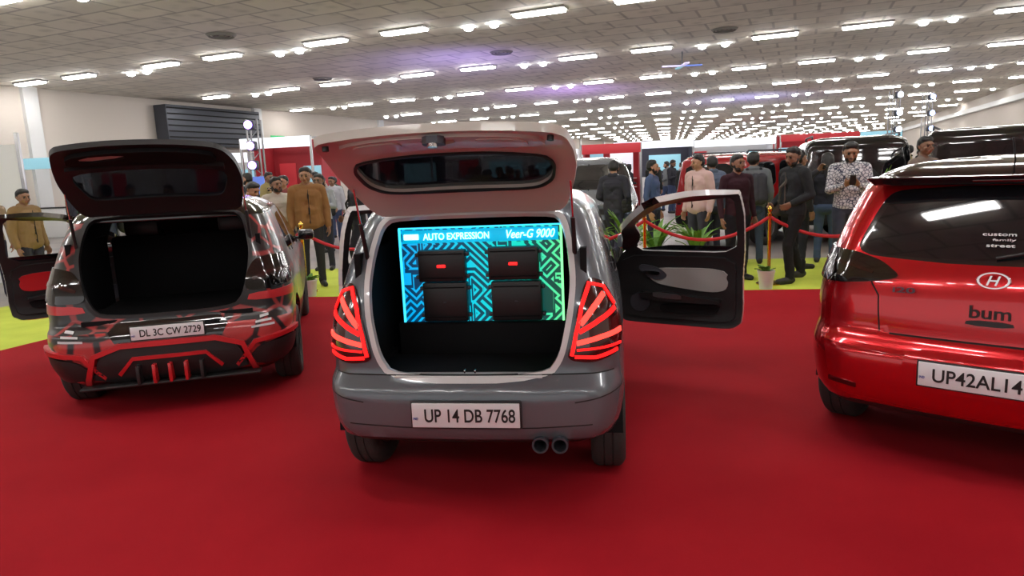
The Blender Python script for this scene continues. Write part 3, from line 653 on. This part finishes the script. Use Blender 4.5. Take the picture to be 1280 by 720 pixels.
# ------------------------------------------------------------------ stalls
def emat(n,c,s,base=None): return mat(n,base or c,.5,emit=c,es=s)
hues=[emat('sign_red',(.5,.03,.04),.3),emat('sign_blue',(.08,.14,.45),.8),emat('sign_white',(.8,.83,.9),.8),emat('sign_lilac',(.55,.5,.8),.8),emat('sign_teal',(.25,.5,.6),.7),emat('sign_cream',(.8,.7,.5),.7)]
backs=[mat('stall_white',(.7,.7,.7),.6),mat('stall_red',(.4,.02,.03),.6),mat('stall_dark',(.04,.04,.06),.6),mat('stall_blue',(.05,.1,.35),.6)]
def stall(loc,rz,w=4,h=2.9,hd=0,bk=0,txt=None):
    e=empty('exhibition_stall',loc,rz)
    box('back_panel',(0,1.5,h/2),(w,.06,h),backs[bk],e)
    for x in (-w/2,w/2):
        box('side_panel',(x,.75,h/2),(.05,1.5,h),backs[bk],e); box('front_post',(x,-.75,h/2),(.08,.08,h),'alloy',e,bev=.01)
    box('fascia',(0,-.75,h-.18),(w,.1,.36),hues[hd],e,bev=.01)
    box('roof_beam',(0,.35,h),(w,.08,.06),'alloy',e)
    if txt: text('fascia_text',txt,w*.5,.14,'plate',e,(0,-.815,h-.18),depth=.004)
    box('counter',(-w*.2,-.3,.5),(w*.35,.5,1.0),backs[0],e,bev=.03); box('counter_top',(-w*.2,-.3,1.02),(w*.38,.55,.04),'trim',e,bev=.01)
    box('screen',(w*.18,1.44,1.7),(w*.42,.05,.85),hues[(hd+2)%6],e,bev=.01); box('poster',(-w*.28,1.45,1.7),(w*.25,.03,1.1),hues[(hd+4)%6],e)
    for k in range(3): box('shelf_%d'%k,(w*.3,1.2,.4+.35*k),(w*.3,.4,.03),'wallw',e)
    return e
spec=[(-7.9,25,2.6,3.1,2,1,None),(-11.5,27,4,2.7,2,0,None),(-15,24,4,2.7,4,0,None),(-4.8,30,3.6,2.8,2,2,None),(-1,33,4,2.7,2,0,None),(4.1,27,2.2,2.45,0,1,None),(7.6,36,4,2.8,2,2,None),(12,38,5,2.8,2,0,None),
 (17,38,4,2.9,0,1,None),(21,42,5,3.0,4,0,None),(15.6,50,6,3.0,2,0,None),(22,60,6,3.2,0,1,None),(28,70,7,3.4,1,2,None),(9,52,6,3.0,2,2,None),(2,48,6,2.9,2,0,None),(-6,46,6,2.9,1,3,None),(34,90,8,3.4,2,0,None),(24,84,8,3.4,0,1,None),(14,76,8,3.4,4,0,None)]
for i,(x,y,w,h,hd,bk,t) in enumerate(spec): stall((x,y,0),HA*.4,w,h,hd,bk,t)
def truss(loc,h,col):
    e=empty('truss_tower',loc)
    for x in (-.15,.15):
        for y in (-.15,.15): tube('chord',[(x,y,0),(x,y,h)],.025,'alloy',e)
    n=int(h/.3)
    for k in range(n):
        z=k*.3; s=1 if k%2 else -1
        tube('brace_%d'%k,[(-.15*s,-.15,z),(.15*s,-.15,z+.3),],.012,'alloy',e)
    box('base_plate',(0,0,.02),(.6,.6,.04),'steel',e,bev=.01)
    for k,z in enumerate((h*.62,h*.78,h*.95)):
        box('lamp_head_%d'%k,(0,-.28,z),(.26,.22,.26),'steel',e,bev=.05)
        v,f=lathe([(.001,0),(.1,0),(.11,.03)],20); obj('lamp_lens_%d'%k,mesh('l',v,f),col,e,(0,-.40,z),(math.pi/2,0,0))
    box('screen',(0,-.3,h*.42),(.5,.06,.7),hues[1],e,bev=.01)
truss((-7.0,19.5,0),3.3,emat('beam_purple',(.5,.3,1),8)); truss((20,33,0),4.4,emat('beam_blue',(.35,.5,1),20)); truss((16.2,29,0),4.2,emat('beam_white',(.8,.85,1),20))
def spotl(loc,tgt,c,en,size=60):
    l=bpy.data.lights.new('added_ceiling_tint_spot','SPOT'); l.color=c; l.energy=en; l.spot_size=D(size); l.spot_blend=1; l.shadow_soft_size=.15
    o=bpy.data.objects.new('added_ceiling_tint_spot',l); COL.objects.link(o); o.location=loc; d=Vector(tgt)-Vector(loc); o.rotation_euler=d.to_track_quat('-Z','Y').to_euler()
spotl((-1.0,22,2.2),(-1.5,24,5.2),(.4,.3,1),420,150); spotl((3,32,2.2),(3,34,5.2),(.5,.3,1),500,150); spotl((14,40,2),(14,41,5.2),(.4,.4,1),500,150)  # added spots without fixtures, put in to tint the ceiling purple-blue
oc=empty('hanging_led_fan',(5.9,23.2,4.75))
for k in range(4): box('blade_%d'%k,(math.cos(k*math.pi/2)*.35,math.sin(k*math.pi/2)*.35,0),(.6,.14,.04),hues[(1,4,3,3)[k]],oc,bev=.01,rot=(0,0,k*math.pi/2))
tube('rod',[(0,0,0),(0,0,.45)],.02,'steel',oc)
# ------------------------------------------------------------------ stanchions + plants
posts=[(-4.3,9.75),(-2.9,9.5),(-1.35,9.27),(.2,9.03),(1.75,8.8),(3.28,8.56),(4.85,8.32),(6.4,8.08)]
for i,(x,y) in enumerate(posts):
    e=empty('rope_stanchion',(x,y,.006))
    v,f=lathe([(.001,.0),(.15,.0),(.155,.015),(.12,.035),(.03,.05),(.022,.07),(.022,.86),(.03,.87),(.03,.9),(.018,.91),(.034,.94),(.036,.965),(.02,.99),(.001,1.0)],24); obj('post',mesh('post',v,f),'gold',e,smooth=40)
    if i<len(posts)-1:
        x2,y2=posts[i+1]; P=[]
        for k in range(15):
            t=k/14; P.append(((x2-x)*t,(y2-y)*t,.86-.30*4*t*(1-t)*.9))
        tube('velvet_rope',P,.022,'rope',e)
def plant(loc,h,n=16,spread=.4,potr=.15,pot='pot'):
    e=empty('potted_palm',loc)
    v,f=lathe([(.001,0),(potr*.75,0),(potr,.2),(potr*1.06,.21),(potr*1.06,.23),(potr*.9,.23),(potr*.88,.19),(.001,.19)],24); obj('pot',mesh('pot',v,f),pot,e,smooth=40)
    V=[];F=[]
    for k in range(n):
        a=random.random()*6.28; ln=h*random.uniform(.55,1); sp=spread*random.uniform(.4,1); w=.03+.02*random.random()
        prev=None
        for j in range(9):
            t=j/8; r=sp*t*t*1.1+.02; z=.18+ln*(t-.35*t*t*t*(sp/spread))
            cx,cy=r*math.cos(a),r*math.sin(a); ww=w*math.sin(math.pi*min(1,t*.9+.08)); px,py=-math.sin(a)*ww,math.cos(a)*ww
            b=len(V); V+=[(cx-px,cy-py,z),(cx,cy,z-.01),(cx+px,cy+py,z)]
            if prev is not None: F+=[(prev,prev+1,b+1,b),(prev+1,prev+2,b+2,b+1)]
            prev=b
    obj('fronds',mesh('fronds',V,F),'leaf',e,smooth=60)
for x,y,h,s in ((1.65,9.5,1.05,.5),(2.1,9.75,.9,.45),(2.6,9.45,.8,.4),(5.6,10.4,1.5,.5),(-1.6,10.0,.9,.4),(1.1,9.75,.9,.4)): plant((x,y,.006),h,24,s)
for x,y in ((3.13,8.25),(-2.75,9.15),(4.7,8.02)): plant((x,y,.014 if y<8.1 else .006),.18,12,.12,.10)
# ------------------------------------------------------------------ PEOPLE
def capsule(p0,p1,r0,r1,flat):
    p0=Vector(p0);p1=Vector(p1);d=p1-p0; L_=d.length
    if L_<1e-5: d=Vector((0,0,1)); L_=1e-5
    z=d.normalized(); x=z.orthogonal().normalized(); y=z.cross(x); n=14;V=[];F=[]
    rings=[]
    for j in range(1,5): a=-math.pi/2+math.pi/2*j/4.0; rings.append((r0*math.sin(a),r0*math.cos(a),p0))
    for j in range(0,4): a=math.pi/2*j/4.0; rings.append((r1*math.sin(a),r1*math.cos(a),p1))
    V.append(p0-z*r0)
    for h,r,c in rings:
        for i in range(n):
            t=2*math.pi*i/n; V.append(c+z*h+(x*math.cos(t)+y*math.sin(t))*r)
    V.append(p1+z*r1); k=len(rings)
    for i in range(n): F.append((0,1+(i+1)%n,1+i)); F.append((len(V)-1,1+(k-1)*n+i,1+(k-1)*n+(i+1)%n))
    for j in range(k-1):
        for i in range(n): a=1+j*n+i;b=1+j*n+(i+1)%n; F.append((a,b,b+n,a+n))
    if flat!=1:
        out=[]
        for v in V:
            t=max(0,min(1,(v-p0).dot(z)/L_)); c=p0+d*t; o=v-c; o.y*=flat; out.append(c+o)
        V=out
    return V,F
LAB=['skin','hair','shirt','pants','shoes','dark','lips','accent']
def hand(P,w,d,n,curl=.5,lab='skin'):
    w=Vector(w);d=Vector(d).normalized();n=Vector(n); n=(n-d*n.dot(d)).normalized(); s=d.cross(n)
    P.append((w-d*.03,w+d*.02,.026,.024,1,lab))
    for k,(o,ln) in enumerate(((-.031,.062),(-.0105,.075),(.0105,.08),(.031,.07))):
        kn=w+d*.088+s*o*1.05; P.append((w+d*.02+s*o*.6,kn,.016,.012,1,lab))
        a1=.35*curl*1.6; a2=1.0*curl*1.6; d1=d*math.cos(a1)+n*math.sin(a1)+s*o*1.5; d2=d*math.cos(a2)+n*math.sin(a2)+s*o*1.5
        m_=kn+d1*ln*.52; P.append((kn,m_,.0095,.0085,1,lab)); P.append((m_,m_+d2*ln*.48,.0085,.007,1,lab))
    tb=w+d*.03+s*.03; t1=tb+(s*.6+d*.7+n*.35).normalized()*.04; P.append((tb,t1,.014,.011,1,lab)); P.append((t1,t1+(d*.85+n*.45).normalized()*.03,.0105,.008,1,lab))
def figure(name,arms,legs=None,look=(0,0),beard=False,long=False,jacket=0,bag=None,phone=None,lean=0,cap=False,curl=(.5,.5),handdirs=None,palm=None):
    P=[]
    Hd=[]
    def h(a,b,r0,r1,f,l): Hd.append((Vector(a),Vector(b),r0,r1,f,l))
    h((0,.012,1.622),(0,-.008,1.606),.080,.078,1,'skin'); h((0,-.03,1.575),(0,-.052,1.528),.064,.036,1,'skin'); h((-.028,-.02,1.555),(.028,-.02,1.555),.045,.045,1,'skin')
    h((0,-.090,1.60),(0,-.114,1.566),.009,.013,1,'skin'); h((-.012,-.102,1.563),(.012,-.102,1.563),.009,.009,1,'skin'); h((-.03,-.068,1.628),(.03,-.068,1.628),.022,.022,1,'skin')
    for s in (1,-1):
        h((s*.082,.008,1.572),(s*.086,.016,1.600),.011,.014,.6,'skin'); h((s*.020,-.0885,1.617),(s*.044,-.080,1.617),.0035,.003,1,'dark'); h((s*.030,-.0815,1.597),(s*.035,-.0795,1.597),.0055,.0055,1,'dark'); h((s*.045,-.058,1.572),(s*.04,-.062,1.56),.022,.018,1,'skin')
    h((-.018,-.090,1.538),(.018,-.090,1.538),.007,.007,1,'lips')
    h((0,.026,1.642),(0,.038,1.605),.086,.080,1,'hair'); h((-.03,-.015,1.678),(.03,-.015,1.678),.044,.044,1,'hair')
    for s in (1,-1): h((s*.045,.025,1.65),(s*.058,.035,1.60),.05,.035,1,'hair')
    if long: h((0,.05,1.60),(0,.085,1.36),.082,.06,1,'hair'); h((-.06,.03,1.60),(-.075,.03,1.42),.04,.028,1,'hair'); h((.06,.03,1.60),(.075,.03,1.42),.04,.028,1,'hair')
    if beard: h((-.03,-.035,1.520),(.03,-.035,1.520),.038,.038,1,'hair'); h((-.058,-.01,1.555),(-.04,-.025,1.525),.024,.026,1,'hair'); h((.058,-.01,1.555),(.04,-.025,1.525),.024,.026,1,'hair'); h((-.020,-.099,1.550),(.020,-.099,1.550),.003,.003,1,'hair')
    if cap: h((0,.0,1.65),(0,.03,1.635),.09,.085,1,'accent'); h((-.04,-.12,1.655),(.04,-.12,1.655),.012,.012,1,'accent'); h((0,-.08,1.658),(0,-.13,1.655),.03,.012,1,'accent')
    Rz=Matrix.Rotation(look[0],3,'Z')@Matrix.Rotation(look[1],3,'X'); pv=Vector((0,.01,1.50))
    for a,b,r0,r1,f,l in Hd: P.append((Rz@(a-pv)+pv,Rz@(b-pv)+pv,r0,r1,f,l))
    P.append(((0,.022,1.42),(0,.008,1.54),.056,.052,1,'skin'))
    j=jacket
    P.append(((-.075,.01,1.30),(.075,.01,1.30),.122+j,.122+j,.88,'shirt'))
    P.append(((-.145,.015,1.402),(.145,.015,1.402),.062+j,.062+j,1,'shirt'))
    P.append(((0,.02,1.435),(-.13,.015,1.405),.058,.055+j,1,'shirt')); P.append(((0,.02,1.435),(.13,.015,1.405),.058,.055+j,1,'shirt'))
    P.append(((-.055,.0,1.10),(.055,0,1.10),.117+j,.117+j,.92,'shirt'))
    for s in (1,-1): P.append(((s*.085,.01,1.32),(s*.06,0,1.05),.105+j,.103+j,.92,'shirt')); P.append(((s*.06,0,1.08),(s*.072,0,.925),.105+j,.112+j,.92,'shirt'))
    P.append(((-.07,0,.93),(.07,0,.93),.112+j,.112+j,.92,'shirt'))
    if j>.012: P.append(((-.05,.045,1.47),(.05,.045,1.47),.042,.042,1,'shirt')); P.append(((0,-.105-j,1.40),(0,-.118-j,.92),.008,.008,1,'accent'))
    else: P.append(((-.03,.03,1.468),(.03,.03,1.468),.038,.038,1,'shirt'))
    P.append(((-.07,.005,.90),(.07,.005,.90),.108,.108,.95,'pants')); P.append(((-.06,.03,.86),(.06,.03,.86),.10,.10,.95,'pants'))
    legs=legs or [((.095,0,.88),(.105,-.012,.49),(.11,.01,.095),(.13,-.16)),((-.095,0,.88),(-.105,-.012,.49),(-.11,.01,.095),(-.13,-.16))]
    for hip,kn,an,toe in legs:
        P.append((hip,kn,.096,.064,1,'pants')); P.append((kn,an,.066,.050,1,'pants')); P.append(((an[0],an[1]+.01,an[2]+.10),(an[0],an[1]+.0,an[2]-.01),.054,.056,1,'pants'))
        z=an[2]-.055; P.append(((an[0],an[1]+.035,z+.005),(an[0]+(toe[0]-an[0])*.5,an[1]+(toe[1]-an[1])*.5,z),.045,.043,1,'shoes')); P.append(((an[0],an[1],z+.01),(toe[0],toe[1],z-.006),.044,.036,1,'shoes'))
        P.append(((an[0],an[1]+.02,z-.015),(toe[0],toe[1],z-.018),.036,.03,1,'shoes'))
    for i,(sh_,el,wr) in enumerate(arms):
        P.append((sh_,el,.062+j,.048+j*.8,1,'shirt')); P.append((el,Vector(el).lerp(Vector(wr),.93),.049+j*.8,.034+j*.6,1,'shirt'))
        d=(handdirs[i] if handdirs else Vector(wr)-Vector(el)); n=(palm[i] if palm else Vector((-1 if sh_[0]>0 else 1,-.25,0)))
        hand(P,wr,d,n,curl[i])
    if phone is not None:
        c=Vector(phone[0]); u=Vector(phone[1]).normalized(); s=Vector(phone[2]).normalized()
        for o in (-.026,-.009,.009,.026): P.append((c+s*o-u*.06,c+s*o+u*.06,.009,.009,1,'dark'))
    if bag=='back':
        for x in (-.09,0,.09): P.append(((x,.185+j,1.33),(x,.20+j,1.02),.075,.095,1,'accent'))
        for s in (1,-1): P.append(((s*.10,-.09-j,1.36),(s*.115,-.075-j,1.15),.02,.02,1,'accent')); P.append(((s*.10,-.085-j,1.37),(s*.10,.08,1.47),.02,.02,1,'accent'))
    if bag=='sling':
        P.append(((.13,.02,1.475),(-.05,-.14-j,1.22),.016,.016,1,'accent')); P.append(((-.05,-.14-j,1.22),(-.17,-.08,1.02),.016,.016,1,'accent'))
        for z in (.90,.96,1.02): P.append(((-.225,-.07,z),(-.225,.09,z),.06,.06,1,'accent'))
    V=[];F=[]
    for a,b,r0,r1,f,l in P:
        v,ff=capsule(a,b,r0,r1,f); k=len(V); V+=v; F+=[tuple(i+k for i in t) for t in ff]
    me=mesh(name,V,F); o=obj(name,me,None); md=o.modifiers.new('r','REMESH'); md.mode='VOXEL'; md.voxel_size=.0082
    md2=o.modifiers.new('s','SMOOTH'); md2.factor=.5; md2.iterations=2
    nm=baked(o); bpy.data.objects.remove(o)
    co=np.empty(len(nm.vertices)*3); nm.vertices.foreach_get('co',co); co=co.reshape(-1,3)
    fc=np.empty(len(nm.polygons)*3); nm.polygons.foreach_get('center',fc); fc=fc.reshape(-1,3)
    best=np.full(len(fc),9.); lab=np.zeros(len(fc),np.int32)
    for a,b,r0,r1,f,l in P:
        a=np.array(a[:]);b=np.array(b[:]); d=b-a; L2=max(d@d,1e-9); t=np.clip(((fc-a)@d)/L2,0,1); o_=fc-(a+t[:,None]*d); o_[:,1]/=f
        ds=np.linalg.norm(o_,axis=1)-(r0+(r1-r0)*t); ds-= .003 if l in('dark','lips','accent') else 0
        m_=ds<best; best[m_]=ds[m_]; lab[m_]=LAB.index(l)
    cl=np.sin(co[:,2]*55+np.sin(co[:,0]*23)*2+co[:,1]*12)*.0022
    sel=(co[:,2]<1.36)&(co[:,2]>.12)&(abs(co[:,0])<.30); co[sel,1]+=cl[sel]
    if lean:
        t=np.clip((co[:,2]-.92)/.25,0,1)*lean; y=co[:,1];z=co[:,2]-.92; m_=co[:,2]>.92
        co[m_,1]=(y*np.cos(t)-z*np.sin(t))[m_]; co[m_,2]=(.92+z*np.cos(t)+y*np.sin(t))[m_]
    co[:,2]=np.maximum(co[:,2],0)
    nm.vertices.foreach_set('co',co.reshape(-1))
    nm.materials.clear()
    for l in LAB: nm.materials.append(M['ink'])
    nm.polygons.foreach_set('material_index',lab)
    for p in nm.polygons: p.use_smooth=True
    nm.update(); return nm
V3=Vector
rel=[((.185,.015,1.39),(.245,.04,1.11),(.255,-.03,.865)),((-.185,.015,1.39),(-.245,.04,1.11),(-.255,-.03,.865))]
walk=[((.09,0,.88),(.10,-.14,.50),(.10,-.10,.10),(.11,-.28)),((-.09,0,.88),(-.10,.06,.49),(-.10,.22,.13),(-.11,.07))]
T={}
T['relaxed']=figure('fig_relaxed',rel,look=(.25,0),beard=True)
T['jacket']=figure('fig_jacket',rel,look=(-.3,.1),jacket=.018)
T['phone']=figure('fig_phone',[((.185,.01,1.39),(.235,-.06,1.12),(.07,-.26,1.19)),((-.185,.01,1.39),(-.235,-.06,1.12),(-.07,-.26,1.19))],look=(0,.38),phone=((0,-.335,1.25),(0,-.3,1),(1,0,0)),handdirs=[V3((-.5,-.6,.4)),V3((.5,-.6,.4))],palm=[V3((-.6,0,1)),V3((.6,0,1))],curl=(.9,.9),beard=True)
T['film']=figure('fig_film',[((.185,.01,1.39),(.27,-.14,1.20),(.10,-.36,1.42)),rel[1]],look=(0,-.05),phone=((.05,-.42,1.48),(1,0,0),(0,-.1,1)),handdirs=[V3((-.4,-.4,.7)),V3((0,-.2,-1))],palm=[V3((-1,0,-.1)),V3((1,0,0))],curl=(.9,.5),jacket=.012)
T['sling']=figure('fig_sling',[((.185,.01,1.39),(.25,.06,1.12),(.18,-.16,1.02)),((-.185,.01,1.39),(-.26,.05,1.12),(-.20,-.15,1.0))],look=(.2,.2),bag='sling',jacket=.014,beard=True,curl=(.8,.8),legs=walk)
T['backpack']=figure('fig_backpack',rel,look=(-.5,0),bag='back',jacket=.014)
T['woman']=figure('fig_woman',[rel[0],((-.18,.01,1.38),(-.23,.02,1.12),(-.06,-.2,1.10))],look=(.4,.1),long=True,handdirs=[V3((0,-.25,-1)),V3((1,-.3,.1))])
T['cross']=figure('fig_crossed_arms',[((.185,.01,1.39),(.25,-.03,1.14),(-.04,-.19,1.17)),((-.185,.01,1.39),(-.25,-.03,1.12),(.04,-.165,1.11))],look=(-.2,.05),handdirs=[V3((-1,.1,.1)),V3((1,.1,.1))],palm=[V3((0,1,0)),V3((0,1,0))],curl=(.5,.5),legs=None)
T['lean']=figure('fig_leaning',[((.185,.01,1.39),(.25,-.12,1.18),(.22,-.36,1.10)),((-.185,.01,1.39),(-.25,-.08,1.14),(-.24,-.30,1.03))],look=(0,.2),lean=.35)
cm={}
def cmat(c,rough=.85,kind=None):
    k=(c,kind)
    if k not in cm:
        m=mat('cloth_%d'%len(cm),c,rough,spec=.25,bump=.15,bscale=90)
        if kind=='check': noisecol(m,(.03,.04,.08),c,26,2,.04,.12,'vor')
        if kind=='pat': noisecol(m,(.12,.12,.16),c,16,3,.42,.5)
        cm[k]=m
    return cm[k]
skins=[mat('skin_%d'%i,c,.5) for i,c in enumerate([(.30,.155,.09),(.24,.12,.07),(.38,.20,.12),(.19,.095,.055)])]
for s_ in skins: _p(s_).inputs['Subsurface Weight'].default_value=.08
hairm=mat('hair_black',(.009,.008,.008),.5); lipm=mat('lips',(.25,.08,.06),.5)
def person(t,x,y,rz,shirt,pants,h=1.7,skin=0,shoes=(.03,.03,.03),acc=(.02,.02,.02),kind=None,name=None,z=.0):
    o=bpy.data.objects.new(name or ('woman' if t=='woman' else 'man'),T[t]); COL.objects.link(o); o.location=(x,y,z); o.rotation_euler=(0,0,rz); k=h/1.705; o.scale=(k,k,k)
    ms=[skins[skin],hairm,cmat(shirt,kind=kind),cmat(pants),cmat(shoes,.5),M['ink'],lipm,cmat(acc)]
    for i,mm in enumerate(ms): o.material_slots[i].link='OBJECT'; o.material_slots[i].material=mm
    return o
g=.006
person('relaxed',3.02,9.02,D(15),(.035,.012,.018),(.015,.015,.02),1.64,1,z=g)
person('sling',3.60,8.64,-D(75),(.02,.022,.025),(.012,.012,.014),1.70,1,acc=(.10,.09,.08),z=g)
person('backpack',3.72,10.4,D(170),(.13,.14,.15),(.05,.07,.12),1.68,0,acc=(.05,.05,.06),z=g)
person('jacket',2.86,10.3,-D(60),(.55,.38,.36),(.05,.05,.07),1.68,2,z=g)
person('phone',4.36,8.75,-D(20),(.60,.60,.62),(.05,.06,.09),1.74,0,kind='check',z=g)
person('cross',5.4,8.9,D(20),(.18,.14,.12),(.03,.03,.04),1.76,3,z=g)
person('woman',4.75,10.2,D(150),(.02,.02,.03),(.06,.09,.16),1.62,2,z=g)
person('film',4.15,9.75,D(100),(.03,.03,.035),(.02,.02,.03),1.66,1,z=g)
person('jacket',3.3,11.1,D(200),(.10,.13,.20),(.03,.03,.05),1.66,1)
person('relaxed',2.35,11.1,D(60),(.06,.09,.18),(.03,.03,.05),1.64,2)
person('sling',1.75,11.3,D(150),(.03,.03,.04),(.03,.03,.05),1.66,2)
person('jacket',-2.93,10.05,D(20),(.24,.12,.045),(.025,.025,.03),1.74,0,z=g)
person('relaxed',-3.42,10.2,D(35),(.55,.51,.44),(.04,.045,.07),1.62,1,z=g)
person('lean',-3.90,10.0,D(70),(.50,.50,.54),(.03,.03,.05),1.70,2,kind='pat',z=g)
person('phone',-4.45,10.8,D(10),(.35,.30,.26),(.04,.04,.05),1.62,1,z=g)
person('sling',-2.35,10.6,-D(60),(.03,.03,.04),(.02,.02,.03),1.66,1,z=g)
person('cross',-3.25,11.9,D(0),(.30,.32,.36),(.03,.03,.05),1.66,3)
person('film',-4.0,12.3,D(-20),(.20,.05,.05),(.03,.03,.05),1.66,2)
person('jacket',-6.75,9.6,D(80),(.24,.15,.07),(.03,.03,.05),1.6,1,z=g)
person('relaxed',-7.75,10.2,D(40),(.30,.22,.16),(.03,.03,.05),1.64,2)
person('backpack',-6.2,10.6,D(-60),(.04,.05,.09),(.03,.03,.05),1.62,0,z=g)
person('woman',-5.75,11.7,D(-30),(.10,.10,.14),(.05,.05,.07),1.58,1,z=g)
person('phone',-7.2,13.2,D(10),(.45,.42,.40),(.04,.04,.06),1.64,2)
cols=[(.03,.03,.04),(.05,.07,.14),(.22,.04,.04),(.45,.43,.40),(.16,.17,.18),(.10,.05,.03),(.30,.24,.10),(.05,.10,.06),(.5,.5,.55),(.02,.02,.02)]
occ=[(x,y,2.8) for x,y,*_ in spec]+[(6.9,14,2.8),(8.3,11.8,2.8),(5.2,13.8,2.8),(1.6,13.8,2.8),(-7,19.5,.8),(20,33,.8),(16.2,29,.8)]
n=0; ks=list(T)
while n<90:
    l=random.uniform(-20,8); m_=12.5+ (random.random()**1.3)*38; x,y,_=hall(l,m_)
    if n%2==0:
        y=random.uniform(13.5,32); x=y*random.uniform(-.42,.62)
    if y<12.6 or any((x-a)**2+(y-b)**2<r*r for a,b,r in occ): continue
    occ.append((x,y,.7)); n+=1
    person(random.choice(ks),x,y,random.uniform(0,6.28),random.choice(cols),random.choice(cols[:3]+[(.03,.04,.07)]),random.uniform(1.60,1.78),random.randrange(4))
# ================================================================= LIGHT, WORLD, CAMERA
w=bpy.data.worlds.new('World'); SC.world=w; w.use_nodes=True; w.node_tree.nodes['Background'].inputs[0].default_value=(.95,.93,.92,1); w.node_tree.nodes['Background'].inputs[1].default_value=.9
th=D(9.68); ro=D(2.5)
F_=Vector((0,math.cos(th),-math.sin(th))); U0=Vector((0,math.sin(th),math.cos(th))); R0=Vector((1,0,0))
Rv=R0*math.cos(ro)-U0*math.sin(ro); Uv=U0*math.cos(ro)+R0*math.sin(ro)
cd=bpy.data.cameras.new('camera'); cam=bpy.data.objects.new('camera',cd); COL.objects.link(cam)
mw=Matrix((Rv,Uv,-F_)).transposed().to_4x4(); mw.translation=Vector((0,0,1.56)); cam.matrix_world=mw
cd.sensor_width=36; cd.lens=36*850/1280; cd.clip_end=400; cd.clip_start=.05
SC.camera=cam
SC.view_settings.view_transform='Standard'; SC.view_settings.exposure=0
